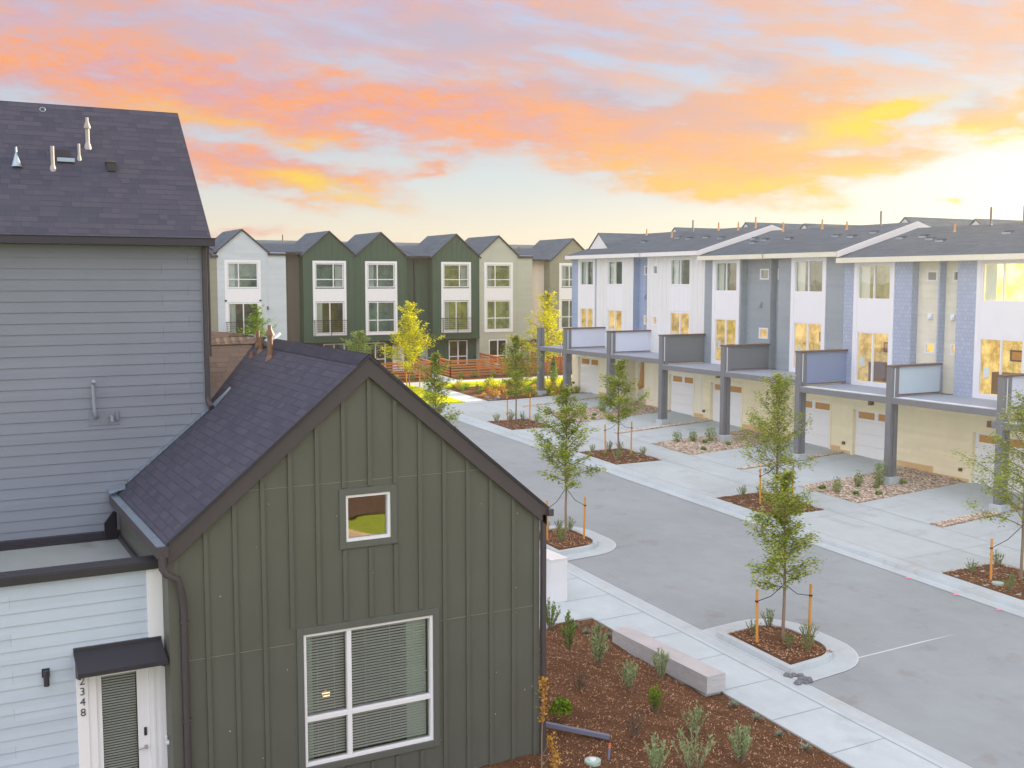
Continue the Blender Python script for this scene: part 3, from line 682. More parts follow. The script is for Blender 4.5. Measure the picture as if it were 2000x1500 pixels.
def room(P, fr, h0, h1, v0, v1, m, depth=1.3, curtain=0, extras=()):
    b = MB(); D = -depth; q = -.09
    for pts in ([(h0, v0, D), (h1, v0, D), (h1, v1, D), (h0, v1, D)], [(h0, v0, q), (h0, v0, D), (h0, v1, D), (h0, v1, q)], [(h1, v0, q), (h1, v0, D), (h1, v1, D), (h1, v1, q)],
                [(h0, v0, q), (h1, v0, q), (h1, v0, D), (h0, v0, D)], [(h0, v1, q), (h1, v1, q), (h1, v1, D), (h0, v1, D)]):
        b.face([fr(*p) for p in pts])
    mats = [M[m], M['curtain'], M['kraft'], M['cap_brown'], M['wrap']]
    if curtain:
        L = []
        for i in range(13):
            hh = (h0 + (h1 - h0) * .26 * i / 12) if curtain > 0 else (h1 - (h1 - h0) * .26 * i / 12); L.append((hh, -.22 - .035 * (i % 2)))
        b.grid([[fr(hh, v0 + .03, d) for hh, d in L], [fr(hh, v1 - .03, d) for hh, d in L]], 1)
    for e in extras: b.fbox(fr, *e[:6], e[6])
    return b.build('interior', mats, P)
def window(P, fr, h0, h1, v0, v1, cols=(.5,), rows=(), fw=.045, rm='room_dark', depth=1.3, curtain=0, extras=(), glass='glass', name='window', mf='white', bars=None, proud=.012):
    f = MB()
    f.fbox(fr, h0 - .001, h0 + fw, v0, v1, -.09, proud); f.fbox(fr, h1 - fw, h1 + .001, v0, v1, -.09, proud)
    f.fbox(fr, h0 + fw, h1 - fw, v0, v0 + fw, -.09, proud); f.fbox(fr, h0 + fw, h1 - fw, v1 - fw, v1, -.09, proud)
    for c in cols:
        hc = h0 + (h1 - h0) * c; f.fbox(fr, hc - fw * .55, hc + fw * .55, v0 + fw, v1 - fw, -.075, proud - .006)
    for r in rows:
        vc = v0 + (v1 - v0) * r; f.fbox(fr, h0 + fw, h1 - fw, vc - fw * .5, vc + fw * .5, -.072, proud - .009)
    w_ = f.build(name, M[mf], P)
    p = MB(); p.face([fr(h0 + fw, v0 + fw, -.045), fr(h1 - fw, v0 + fw, -.045), fr(h1 - fw, v1 - fw, -.045), fr(h0 + fw, v1 - fw, -.045)]); p.build('pane', M[glass], w_)
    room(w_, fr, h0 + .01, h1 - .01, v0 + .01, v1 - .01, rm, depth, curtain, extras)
    return w_
def surround(P, fr, h0, h1, v0, v1, tw=.12, d=.04, span=None, m='white'):
    f = MB()
    f.fbox(fr, h0, h0 + tw, v0, v1, -.01, d); f.fbox(fr, h1 - tw, h1, v0, v1, -.01, d)
    f.fbox(fr, h0 + tw, h1 - tw, v1 - tw, v1, -.01, d); f.fbox(fr, h0 + tw, h1 - tw, v0, v0 + tw, -.01, d)
    if span: f.fbox(fr, h0 + tw, h1 - tw, span[0], span[1], -.005, .022)
    return f.build('window_surround', M[m], P)
def slab(mb, pts, t, m=0, me=None):      # roof plate: pts are the top corners, thickness straight down
    A = [Vector(p) for p in pts]; B = [p - Vector((0, 0, t)) for p in A]
    mb.face(A, m)
    me = m if me is None else me
    mb.face(B[::-1], me)
    for i in range(len(A)):
        j = (i + 1) % len(A); mb.face([A[i], B[i], B[j], A[j]], me)

# ================================================================ green gabled house (nearest)
GH = thing('gabled_house', 'nearest dark green board and batten gabled house with a large window with blinds', 'house', (5.78, 15.24, 0))
fr = FY(15.24); gl, gr_, gz, ga = 2.84, 8.72, 4.42, 6.87
prof = lambda v: (gl, gr_) if v <= gz else (gl + (v - gz) / .84, gr_ - (v - gz) / .84)
W1 = (4.74, 6.82, .82, 2.84); W2 = (5.42, 6.13, 4.15, 4.85)
b = MB(); wall(b, fr, gl, gr_, .20, 6.82, [W1, W2], 'bb', prof=prof, phase=5.80 - .4064 * 14, bat=.4064, bw=.06, bd=.034,
     skip=[(W1[0] - .13, W1[1] + .13, W1[2] - .12, W1[3] + .13), (W2[0] - .11, W2[1] + .11, W2[2] - .12, W2[3] + .12)])
for zz in (5.05, 2.72):     # flashed panel joints
    p = prof(zz)
    for s0, s1 in free(p[0], p[1], zz - .01, zz + .01, [(W1[0] - .13, W1[1] + .13, W1[2] - .12, W1[3] + .13)]): b.fbox(fr, s0, s1, zz, zz + .007, 0, .006, 1)
b.fbox(fr, gl - .002, gl + .085, .2, gz, 0, .03); b.fbox(fr, gr_ - .085, gr_ + .002, .2, gz, 0, .03)
rnd2 = random.Random(8)
for i in range(26):
    h = rnd2.uniform(3, 8.6); v = rnd2.uniform(.4, 5); r = rnd2.uniform(.005, .012); b.fbox(fr, h, h + r, v, v + r * 1.3, .0005, .0022, 2)
b.build('wall', [M['green_panel'], paint('panel_seam', lin(124, 128, 112), .5), M['wrap']], GH)
b = MB(); wall(b, FX(gl), 15.24, 22.2, .0, gz, (), 'flat'); b.build('side_wall', M['green_panel'], GH)
b = MB(); wall(b, FXp(gr_), 15.24, 22.2, -.6, gz, (), 'bb', phase=.1); b.build('side_wall', M['green_panel'], GH)
GT = paint('green_trim', lin(90, 95, 90), .5, .06)
for (a, b2, c, d) in (W1, W2):
    t_ = .10; f = MB()
    f.fbox(fr, a - t_, a, c - t_, d + t_, 0, .034); f.fbox(fr, b2, b2 + t_, c - t_, d + t_, 0, .034); f.fbox(fr, a, b2, d, d + t_, 0, .034); f.fbox(fr, a, b2, c - t_, c, 0, .034)
    f.build('window_trim', GT, GH, bevel=.004)
# large window: frame, glass, blinds, curtain, room
b = MB(); a0, a1, c0_, c1 = W1
mx_, mz = 5.45, 1.535
for bx_ in ((a0, a0 + .045, c0_, c1), (a1 - .045, a1, c0_, c1), (a0 + .045, a1 - .045, c1 - .045, c1), (a0 + .045, a1 - .045, c0_, c0_ + .05), (mx_ - .035, mx_ + .035, c0_ + .05, c1 - .045), (a0 + .045, mx_ - .035, mz - .035, mz + .035), (mx_ + .035, a1 - .045, mz - .035, mz + .035)):
    b.fbox(fr, *bx_, -.10, .012 if bx_[0] in (a0, a1 - .045) else .006)
LW = b.build('window', M['white'], GH, bevel=.004)
b = MB()
for q in ((a0 + .045, mx_ - .035, mz + .035, c1 - .045), (mx_ + .035, a1 - .045, mz + .035, c1 - .045), (a0 + .045, mx_ - .035, c0_ + .05, mz - .035), (mx_ + .035, a1 - .045, c0_ + .05, mz - .035)):
    b.face([fr(q[0], q[2], -.05), fr(q[1], q[2], -.05), fr(q[1], q[3], -.05), fr(q[0], q[3], -.05)])
b.build('pane', M['glass_near'], LW)
b = MB(); n_ = 44
for i in range(n_):
    z = c0_ + .07 + (c1 - c0_ - .1) * i / n_
    for q0, q1 in ((a0 + .06, mx_ - .03), (mx_ + .03, a1 - .06)):
        b.face([fr(q0, z, -.135), fr(q1, z, -.135), fr(q1, z + .017, -.163), fr(q0, z + .017, -.163)])
for hh in (a0 + .25, 5.25, 5.75, 6.15, 6.55): b.fbox(fr, hh, hh + .006, c0_ + .06, c1 - .05, -.130, -.128)
b.build('venetian_blind', M['blind'], LW)
b = MB(); L = [(a1 - .04 - .33 * i / 22, -.185 - .03 * (i % 2)) for i in range(23)]; b.grid([[fr(h, c0_, d) for h, d in L], [fr(h, c1, d) for h, d in L]])
L = [(a0 + .03 + .16 * i / 12, -.185 - .03 * (i % 2)) for i in range(13)]; b.grid([[fr(h, c0_, d) for h, d in L], [fr(h, c1, d) for h, d in L]])
b.build('curtain', paint('sage_curtain', lin(216, 234, 214), .9, .06, 3), LW)
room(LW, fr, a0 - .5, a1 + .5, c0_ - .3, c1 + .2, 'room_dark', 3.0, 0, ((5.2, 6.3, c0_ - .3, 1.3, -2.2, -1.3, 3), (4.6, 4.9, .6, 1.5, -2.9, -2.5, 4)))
b = MB(); b.tube([fr(5.26, 1.64, -.55), fr(5.26, 1.69, -.55), fr(5.26, 1.71, -.55)], [.06, .06, .02], 14); b.build('ceiling_lamp', M['bulb'], LW)
# small square window
SW = window(GH, fr, *W2, cols=(), fw=.04, rm='room_dark', depth=1.5, glass='glass_mirror')
# roof
pt = 6.93; sl_ = .84
zr = lambda x: pt - sl_ * abs(x - 5.78)
b = MB(); xl, xr_ = 2.815, 8.83; y0, y1 = 15.12, 21.3
slab(b, [(xl, y0, zr(xl)), (5.78, y0, pt), (5.78, y1, pt), (xl, 19.30, zr(xl))], .05); slab(b, [(5.78, y0, pt), (xr_, y0, zr(xr_)), (xr_, 22.3, zr(xr_)), (5.78, 22.3, pt)], .05)
# cap shingles
for i in range(int((y1 - y0) / .135)):
    y = y0 + .135 * i; k = .19
    for s in (-1, 1): b.face([(5.78, y, pt + .022), (5.78 + s * k, y, pt + .022 - sl_ * k), (5.78 + s * k, y + .15, pt + .008 - sl_ * k), (5.78, y + .15, pt + .008)])
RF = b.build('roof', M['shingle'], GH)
b = MB()      # rear wing with its ridge running left to the tall grey house
wy = 21.0
slab(b, [(4.47, 19.36, 6.90 - .84 * (wy - 19.36)), (5.0, 19.36, 6.90 - .84 * (wy - 19.36)), (5.9, wy, 6.90), (4.47, wy, 6.90)], .05)
slab(b, [(4.47, wy, 6.90), (5.9, wy, 6.90), (5.9, 23, 5.3), (4.47, 23, 5.3)], .05)
for i in range(9):
    x = 4.47 + .15 * i
    for s in (-1, 1): b.face([(x, wy, 6.945), (x, wy + s * .15, 6.945 - .126), (x + .17, wy + s * .15, 6.93 - .126), (x + .17, wy, 6.93)])
b.face([(5.28, 22, 6.80), (5.52, 22, 6.985), (6.2, 22, 6.80)]); b.face([(5.52, 22, 6.985), (6.2, 22, 6.80), (6.2, 24, 6.7), (5.52, 24, 6.93)]); b.face([(5.52, 22, 6.985), (5.28, 22, 6.80), (5.28, 24, 6.7), (5.52, 24, 6.93)])
b.build('wing_roof', M['shingle_brown'], GH)
b = MB()      # barge boards
for s in (-1, 1):
    xe = 5.78 + (3.04 if s > 0 else -2.95)
    a = Vector((5.78, 15.14, pt - .052)); c = Vector((xe, 15.14, zr(xe) - .052)); dn = Vector((0, 0, -.27))
    b.prism([a, c, c + dn, a + dn], (0, .045, 0))
b.build('barge_board', M['brown_trim'], GH)
b = MB()
for s in (-1, 1):
    xe = 5.78 + (3.06 if s > 0 else -2.97)
    a = Vector((5.78, 15.105, pt + .006)); c = Vector((xe, 15.105, zr(xe) + .006)); dn = Vector((0, 0, -.035))
    b.prism([a, c, c + dn, a + dn], (0, .03, 0))
b.box(8.72, 8.83, 15.16, 22.2, 4.16, 4.20)
b.build('drip_edge', M['black_metal'], GH)
b = MB()      # gutter: bright metal trough with seams
b.box(2.68, 2.70, 15.10, 19.28, 4.28, 4.41); b.box(2.68, 2.835, 15.10, 19.28, 4.26, 4.28); b.box(2.68, 2.835, 15.08, 15.10, 4.26, 4.41); 
for k in range(7):
    y = 15.14 + .6 * k; b.box(2.685, 2.84, y, y + .585, 4.40, 4.415, 1)
b.build('gutter', [M['brown_trim'], M['flashing']], GH)
b = MB(); b.box(8.81, 8.90, 15.06, 22.2, 4.22, 4.33); b.build('gutter', M['brown_trim'], GH)
b = MB(); b.tube([(2.76, 15.13, 4.30), (2.76, 15.12, 4.10), (2.80, 15.10, 4.02), (2.95, 15.10, 3.94), (3.0, 15.13, 3.74), (3.03, 15.15, 3.5), (3.03, 15.15, .3)], [.06, .055, .05, .05, .05, .05, .05], 12)
for z in (3.3, 1.9, .8): b.box(2.97, 3.09, 15.1, 15.21, z, z + .03)
b.build('downspout', M['brown_trim'], GH)
b = MB(); b.box(8.735, 8.81, 15.14, 15.22, .2, 4.24); b.build('downspout', M['brown_trim'], GH)
b = MB(); b.box(gl, gr_ - .02, 15.27, 15.5, -.6, .205); b.box(8.4, 8.715, 15.3, 22, -1.2, .2); b.build('foundation', M['curb'], GH)
b = MB()     # step flashing along the tall house
N_ = 15
for k in range(N_):
    x = 3.0 + 1.42 * k / N_; x2 = x + .10; z = zr(x) + .015; z2 = zr(x2) + .015
    b.prism([(x, 19.255, z), (x2, 19.255, z2), (x2, 19.255, z2 + .035), (x, 19.255, z + .05)], (0, .06, 0))
b.prism([(4.44, 19.1, zr(4.44) + .01), (4.78, 19.3, zr(4.78) + .012), (4.78, 19.36, zr(4.78) + .03), (4.44, 19.3, zr(4.44) + .03)], (0, 0, .03))
b.prism([(2.66, 19.12, 4.46), (2.92, 19.12, 4.52), (2.92, 19.3, 4.54), (2.66, 19.3, 4.48)], (0, 0, .05))
b.build('flashing', M['flashing'], GH)
def vent_pipe(P, x, y, z, h, r, cone=False, m='lampw', boot=True):
    b = MB(); b.tube([(x, y, z - .1), (x, y, z + h)], r, 12)
    if boot: b.tube([(x, y, z - .05), (x, y, z + .03), (x, y, z + .07)], [r * 1.9, r * 1.5, r * 1.05], 14)
    if cone: b.tube([(x, y, z + h - .10), (x, y, z + h - .06), (x, y, z + h + .02), (x, y, z + h + .09)], [r * 1.6, r * 1.6, r * .75, r * .7], 14)
    return b.build('vent_pipe', M[m], P)
vent_pipe(RF, 5.46, 19.17, 6.62, .52, .05, True); vent_pipe(RF, 5.54, 20.06, 6.68, .30, .045); vent_pipe(RF, 5.62, 20.55, 6.78, .30, .035); vent_pipe(RF, 5.40, 20.2, 6.58, .12, .03)
b = MB(); b.tube([(5.60, 19.95, 6.86), (5.80, 20.05, 6.98), (5.88, 20.1, 7.03)], [.07, .08, .07], 12); b.build('foil_duct', M['flashing'], RF)

# ================================================================ tall grey house with the 2348 door
TH = thing('grey_townhouse', 'tall grey lap sided townhouse with dark shingle roof and lower white wing with numbered door', 'house', (1.5, 19.35, 0))
b = MB(); fr = FY(19.35); wall(b, fr, -4.0, 4.40, 3.6, 8.72, (), 'lap', e=.1785); wall(b, FXp(4.40), 19.35, 23.8, 3, 11.0, (), 'lap', e=.1785, prof=lambda v: (19.35, 23.8) if v < 8.9 else (19.35 + (v - 8.9), 23.8 - (v - 8.9)))
b.build('wall', M['lap_grey'], TH)
b = MB(); b.fbox(fr, 4.31, 4.415, 4.5, 8.7, 0, .03); b.box(4.40, 4.43, 19.32, 19.42, 4.5, 8.7); b.build('corner_board', M['lap_grey'], TH)
b = MB(); ye, ze, yr, zr_ = 19.12, 8.74, 21.56, 11.17
slab(b, [(-4, ye, ze), (4.46, ye, ze), (4.46, yr, zr_), (-4, yr, zr_)], .06, 0, 1); slab(b, [(-4, yr, zr_), (4.46, yr, zr_), (4.46, 24, ze), (-4, 24, ze)], .06, 0, 1)
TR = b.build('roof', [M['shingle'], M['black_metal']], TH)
b = MB(); b.box(-4, 4.44, 19.14, 19.34, 8.60, 8.64); b.box(-4, 4.50, 19.00, 19.13, 8.60, 8.73); b.box(-4, 4.52, 18.985, 19.15, 8.725, 8.742); b.build('gutter', M['black_metal'], TH, bevel=.008)
b = MB(); b.box(4.33, 4.41, 19.25, 19.33, 5.95, 8.62); b.tube([(4.37, 19.29, 5.98), (4.38, 19.25, 5.88), (4.40, 19.15, 5.82)], .05, 8); b.build('downspout', M['brown_trim'], TH, bevel=.006)
b = MB(); b.box(4.425, 4.455, 19.28, 19.32, 6.7, 8.6); b.build('downspout_strap', M['brown_trim'], TH)
rz = lambda y: ze + (y - ye) * (zr_ - ze) / (yr - ye)
vent_pipe(TR, 2.73, 20.74, rz(20.74), .42, .035, True, 'brass'); vent_pipe(TR, 2.55, 20.5, rz(20.5), .26, .022, False, 'brass'); vent_pipe(TR, 2.10, 20.29, rz(20.29), .38, .03, False, 'brass')
b = MB(); z = rz(20.39); b.tube([(1.54, 20.3, z - .1), (1.54, 20.33, z + .06), (1.54, 20.33, z + .14)], [.09, .04, .016], 12); b.tube([(1.54, 20.33, z + .14), (1.54, 20.33, z + .24)], .018, 8); b.build('roof_vent', M['flashing'], TR)
b = MB(); z = rz(20.4); b.box(2.97, 3.12, 20.26, 20.44, z - .1, z + .05); b.box(2.96, 3.13, 20.24, 20.45, z + .05, z + .065, 1); b.build('roof_vent', [M['black_metal'], M['lampw']], TR)
b = MB(); z = rz(20.57); b.box(2.16, 2.40, 20.45, 20.65, z - .08, z + .06, 0); b.box(2.18, 2.46, 20.36, 20.45, z - .14, z - .075, 1); b.build('roof_vent', [M['black_metal'], M['flashing']], TR)
b = MB()
for k in range(16):
    a, a2 = k / 16 * 6.283, (k + 1) / 16 * 6.283
    b.tube([(2.08 + .045 * math.cos(a), 21.40, rz(21.4) + .03 + .035 * math.sin(a)), (2.08 + .045 * math.cos(a2), 21.40, rz(21.4) + .03 + .035 * math.sin(a2))], .009, 6)
b.build('roof_anchor', M['flashing'], TR)
# overflow pipes on the wall
b = MB(); b.tube([(2.52, 19.32, 5.74), (2.505, 19.24, 5.76), (2.49, 19.22, 5.86), (2.48, 19.22, 6.32)], .032, 12); b.tube([(2.48, 19.22, 6.32), (2.48, 19.15, 6.36)], [.036, .03], 12)
b.build('flue_pipe', paint('grey_pipe', lin(140, 148, 160), .4, .05), TH)
b = MB(); b.fbox(FY(19.35), 2.40, 2.90, 5.60, 5.84, .0, .02); b.tube([(2.76, 19.32, 5.74), (2.76, 19.22, 5.74), (2.76, 19.20, 5.66)], .032, 10); b.box(2.83, 2.87, 19.28, 19.33, 5.68, 5.82)
b.build('flue_plate', M['lap_grey'], TH)
# flat roof of the white wing
b = MB(); b.box(-4, 2.80, 15.85, 19.32, 3.60, 3.66); b.build('flat_roof', M['membrane'], TH)
b = MB(); b.box(-4, 2.83, 19.24, 19.345, 3.66, 3.80); b.box(-4, 2.83, 19.22, 19.24, 3.66, 3.72); b.box(2.78, 2.835, 15.9, 19.3, 3.62, 3.74)
b.prism([(2.56, 19.1, 3.70), (2.78, 19.22, 3.70), (2.78, 19.22, 4.12), (2.72, 19.18, 4.16), (2.56, 19.1, 3.98)], (0, -.03, 0)); b.build('base_flashing', M['black_metal'], TH)
b = MB(); b.box(-4, 2.84, 15.665, 15.85, 3.66, 4.10); b.build('parapet', M['membrane'], TH)
b = MB(); b.box(-4, 2.86, 15.58, 15.89, 4.10, 4.13); b.box(-4, 2.86, 15.575, 15.60, 4.00, 4.11); b.build('parapet_cap', M['black_metal'], TH, bevel=.006)
fr = FY(15.65); D = (1.80, 2.76, .3, 2.66)
b = MB(); wall(b, fr, -4, 2.84, -.2, 4.06, [D], 'lap', e=.172); b.build('wing_wall', M['lap_white'], TH)
b = MB(); b.fbox(fr, -4, 2.84, 4.00, 4.085, 0, .035); b.fbox(fr, 2.63, 2.84, 2.97, 4.0, 0, .025); b.fbox(fr, 2.75, 2.84, -.2, 2.97, 0, .025); b.fbox(fr, 1.66, 1.81, -.2, 3.0, 0, .03); b.fbox(fr, 1.81, 2.75, 2.62, 2.72, 0, .026)
b.build('wing_trim', M['white'], TH, bevel=.003)
b = MB(); b.fbox(fr, 1.81, 1.92, .3, 2.62, -.1, .012); b.fbox(fr, 2.62, 2.75, .3, 2.62, -.1, .012); b.fbox(fr, 2.66, 2.70, .3, 2.62, .012, .02); b.build('door_frame', M['white'], TH, bevel=.003)
b = MB()
for q in ((1.92, 1.99, .45, 2.62), (2.46, 2.62, .45, 2.62), (1.99, 2.46, 2.55, 2.62), (1.99, 2.46, .45, .62)): b.fbox(fr, *q, -.07, -.02)
DR = b.build('door', M['white'], TH, bevel=.003)
b = MB(); b.face([fr(1.99, .62, -.04), fr(2.46, .62, -.04), fr(2.46, 2.55, -.04), fr(1.99, 2.55, -.04)]); b.build('pane', M['glass_near'], DR)
b = MB()
for i in range(50):
    z = .64 + 1.9 * i / 50; b.face([fr(1.995, z, -.10), fr(2.455, z, -.10), fr(2.455, z + .014, -.125), fr(1.995, z + .014, -.125)])
b.build('venetian_blind', M['blind'], DR)
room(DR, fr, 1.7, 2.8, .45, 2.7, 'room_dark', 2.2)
b = MB(); b.fbox(fr, 2.535, 2.575, 1.60, 1.72, -.02, .004); b.build('keypad', M['black_metal'], DR, bevel=.008)
b = MB(); b.tube([fr(2.555, 1.44, -.02), fr(2.555, 1.44, .045)], .022, 12); b.tube([fr(2.56, 1.44, .04), fr(2.45, 1.43, .045)], .011, 8); b.build('handle', M['brass'], DR)
b = MB()     # awning: sloped metal plate with brackets
b.prism([(1.64, 15.62, 2.985), (1.64, 15.18, 2.80), (1.64, 15.18, 2.74), (1.64, 15.62, 2.92)], (1.16, 0, 0)); b.box(1.64, 2.80, 15.60, 15.66, 2.92, 3.02)
for x in (1.655, 2.755):
    b.prism([(x, 15.62, 2.90), (x, 15.24, 2.745), (x, 15.24, 2.70), (x, 15.62, 2.60)], (.03, 0, 0))
b.build('door_awning', M['black_metal'], TH, bevel=.004)
b = MB(); b.tube([fr(1.285, 2.74, 0), fr(1.285, 2.74, .07)], .03, 10); b.tube([fr(1.285, 2.79, .09), fr(1.285, 2.58, .09)], .037, 14); b.fbox(fr, 1.235, 1.335, 2.68, 2.80, 0, .02); b.build('wall_lamp', M['black_metal'], TH)
for i, ch in enumerate('2348'):
    cu = bpy.data.curves.new('digit', 'FONT'); cu.body = ch; cu.size = .155; cu.extrude = .006; cu.align_x = 'CENTER'; cu.offset = -.002
    tmp = bpy.data.objects.new('tmp', cu); col.objects.link(tmp); bpy.context.view_layer.update()
    me = bpy.data.meshes.new_from_object(tmp.evaluated_get(bpy.context.evaluated_depsgraph_get())); bpy.data.objects.remove(tmp)
    me.materials.clear(); me.materials.append(M['black_metal'])
    o = bpy.data.objects.new('house_number', me); col.objects.link(o); o.parent = TH; o.rotation_euler = (R(90), 0, 0)
    L = Vector((1.735, 15.613, 2.50 - .148 * i)) - Vector(TH.location); o.location = L
b = MB(); b.tube([(2.84, 15.5, 1.5), (2.80, 15.5, 1.5)], .035, 12); b.tube([(2.82, 15.5, 1.52), (2.80, 15.48, 1.6)], .02, 8); b.build('wall_fixture', M['wrap'], GH)
# ================================================================ far row of gabled townhouses (facing the camera)
YF = 74.0
def gable_roof_x(mb, xc, hw, y0, y1, apex, sl=.85, t=.10, oh=.12):
    zz = lambda x: apex - sl * abs(x - xc)
    slab(mb, [(xc - hw - oh, y0, zz(xc - hw - oh)), (xc, y0, apex), (xc, y1, apex), (xc - hw - oh, y1, zz(xc - hw - oh))], t, 0, 1)
    slab(mb, [(xc, y0, apex), (xc + hw + oh, y0, zz(xc + hw + oh)), (xc + hw + oh, y1, zz(xc + hw + oh)), (xc, y1, apex)], t, 0, 1)
def railing(P, fr, h0, h1, v0, v1):
    b = MB()
    b.fbox(fr, h0, h1, v1 - .04, v1, .22, .26); b.fbox(fr, h0, h1, v0, v0 + .03, .22, .26)
    for i in range(1, 7): v = v0 + (v1 - v0) * i / 7; b.fbox(fr, h0, h1, v, v + .018, .23, .25)
    for h in (h0, (h0 + h1) / 2, h1 - .04): b.fbox(fr, h, h + .04, v0, v1, .22, .26)
    for h in (h0, h1 - .04): b.fbox(fr, h, h + .04, v1 - .04, v1, 0, .24); b.fbox(fr, h, h + .04, v0, v0 + .03, 0, .24)
    b.build('balcony_railing', M['black_metal'], P)
def canopy(P, fr, h0, h1, v):
    b = MB(); b.fbox(fr, h0, h1, v, v + .10, 0, .85); b.build('canopy', M['black_metal'], P)
    for h in (h0 + .05, h1 - .09):
        b = MB(); a = [fr(h, v, .75), fr(h, v, .0), fr(h, v - .45, .0)]
        for p, q in ((a[0], a[2]), (a[1], a[2]), (a[0], a[1])): b.tube([p, q], .025, 6)
        b.build('canopy_bracket', M['black_metal'], P)
WTOP = (7.58, 9.26)
def far_unit(lab, x0, x1, gx, ghw, wm, style, rec=None, recm=None, apex=11.42, bay=False, rail=False, gfw=None, door=None, doorm='white', wide='right', trims=()):
    """gable bay centred on gx with half width ghw, plus an optional set-back strip rec=(a,b)"""
    T_ = thing('townhouse', lab, 'townhouse', ((x0 + x1) / 2, YF, 1.4), 'gabled townhouses in the far row')
    F_ = FY(YF); zf = apex - .85 * ghw
    a, c = (x0, x1) if not rec else ((x0, rec[0]) if rec[1] >= x1 - .01 else (rec[1], x1))
    fl, fh = gx - 1.22, gx + 1.22
    up = (fl + .20, fh - .20, *WTOP); lo = (fl + .20, fh - .20, 4.36, 6.56)
    zb = 3.76 if bay else 1.2
    holes = [up, lo]
    b = MB()
    lev = zf + .02
    G_ = [(gx - 1.0, gx + .62, 1.75, 3.6)] if gfw is None else [gfw]
    dr = [(door[0] + .16, door[1] - .16, 1.35, 3.3)] if door else []
    low = G_ + dr
    if bay:
        wall(b, F_, a, c, zb, lev, holes, style, e=.17, bat=.42, skip=[(fl, fh, 4.18, 9.45)])
        FB = FY(YF + .55); wall(b, FB, x0, x1, 1.2, zb + .1, low, style, e=.17, bat=.42)
        b.face([F_(a, zb, 0), F_(c, zb, 0), FB(c, zb, 0), FB(a, zb, 0)])
    else:
        FB = F_; wall(b, F_, a, c, zb, lev, holes + low, style, e=.17, bat=.42)
    pr = lambda v: (gx - (apex - v) / .85, gx + (apex - v) / .85)
    wall(b, F_, gx - ghw, gx + ghw, lev, apex - .02, (), style, e=.17, prof=pr, bat=.42)
    if rec:
        FR = FY(YF + .9); b2 = MB(); wall(b2, FR, rec[0], rec[1], 1.2, lev + .1, dr if (door and rec[0] <= door[0] <= rec[1]) else (), 'bb', bat=.42)
        b2.build('recessed_wall', M[recm or wm], T_)
        xx = rec[0] if rec[1] >= x1 - .01 else rec[1]
        b.face([(xx, YF, zb), (xx, YF + .9, zb), (xx, YF + .9, lev), (xx, YF, lev)])
    if x1 > 47: b.face([(x1, YF, 1.2), (x1, YF + 10, 1.2), (x1, YF + 10, lev), (x1, YF, lev)])
    b.face([(x0 + .004, YF, 1.2), (x0 + .004, YF + 10, 1.2), (x0 + .004, YF + 10, lev), (x0 + .004, YF, lev)]) if not (rec and rec[0] <= x0 + .01) else None
    b.build('wall', M[wm], T_)
    b = MB(); b.fbox(F_, gx - ghw + .0, gx - ghw + .09, zb, zf - .05, 0, .03); b.fbox(F_, gx + ghw - .09, gx + ghw, zb, zf - .05, 0, .03)
    if bay: b.fbox(F_, a, c, zb - .02, zb + .14, 0, .035)
    b.build('corner_trim', M[wm], T_)
    sp = (6.6, 7.5)
    surround(T_, F_, fl, fh, 4.18, 9.45, .17, .04, sp)
    cc = .36 if wide == 'right' else .64
    rt = 'room_olive_glow' if 32 < x0 < 41 else 'room_teal_reflect'
    window(T_, F_, *up, cols=(cc,), rows=(.34,), fw=.06, rm=rt, curtain=(1 if wide == 'right' else -1), glass='glass')
    if rail:
        window(T_, F_, *lo, cols=(.5,), fw=.06, rm='room_olive_glow' if x0 > 32 else 'room_dark', curtain=1, name='balcony_door'); railing(T_, F_, fl, fh, 4.2, 5.3)
    else: window(T_, F_, *lo, cols=(cc,), rows=(.40,), fw=.06, rm=rt)
    for q in G_: window(T_, FB, *q, cols=(.5,), rows=(.36,), fw=.07, rm='room_dark')
    if door:
        DF = FY(YF + .9) if (rec and rec[0] <= door[0] <= rec[1]) else FB
        b = MB(); b.fbox(DF, door[0], door[0] + .16, 1.35, 3.42, -.05, .05); b.fbox(DF, door[1] - .16, door[1], 1.35, 3.42, -.05, .05); b.fbox(DF, door[0] + .16, door[1] - .16, 3.3, 3.42, -.05, .05)
        b.build('door_frame', M['white'], T_)
        b = MB(); b.fbox(DF, door[0] + .16, door[1] - .16, 1.35, 3.3, -.06, -.01); b.fbox(DF, door[0] + .34, door[1] - .34, 1.6, 3.15, -.01, .0, 1); dd = b.build('door', [M[doorm], M['teal_door']], T_)
        b = MB(); b.fbox(DF, door[1] - .26, door[1] - .22, 2.2, 2.4, 0, .05); b.build('handle', M['black_metal'], dd)
        canopy(T_, DF, door[0] - .1, door[1] + .1, 3.42)
    # roofs
    b = MB(); gable_roof_x(b, gx, ghw, YF - .14, YF + 5.2, apex + .12)
    ze_ = zf + .10
    slab(b, [(x0 - .02, YF + .35, ze_), (x1 + .02, YF + .35, ze_), (x1 + .02, YF + 6.4, 11.05), (x0 - .02, YF + 6.4, 11.05)], .14, 0, 1)
    slab(b, [(x0 - .02, YF + 6.4, 11.05), (x1 + .02, YF + 6.4, 11.05), (x1 + .02, YF + 12, 9.3), (x0 - .02, YF + 12, 9.3)], .14, 0, 1)
    if a < gx - ghw - .1: slab(b, [(a - .02, YF - .12, ze_ - .15), (gx - ghw, YF - .12, ze_ - .15), (gx - ghw, YF + .4, ze_ + .02), (a - .02, YF + .4, ze_ + .02)], .14, 0, 1)
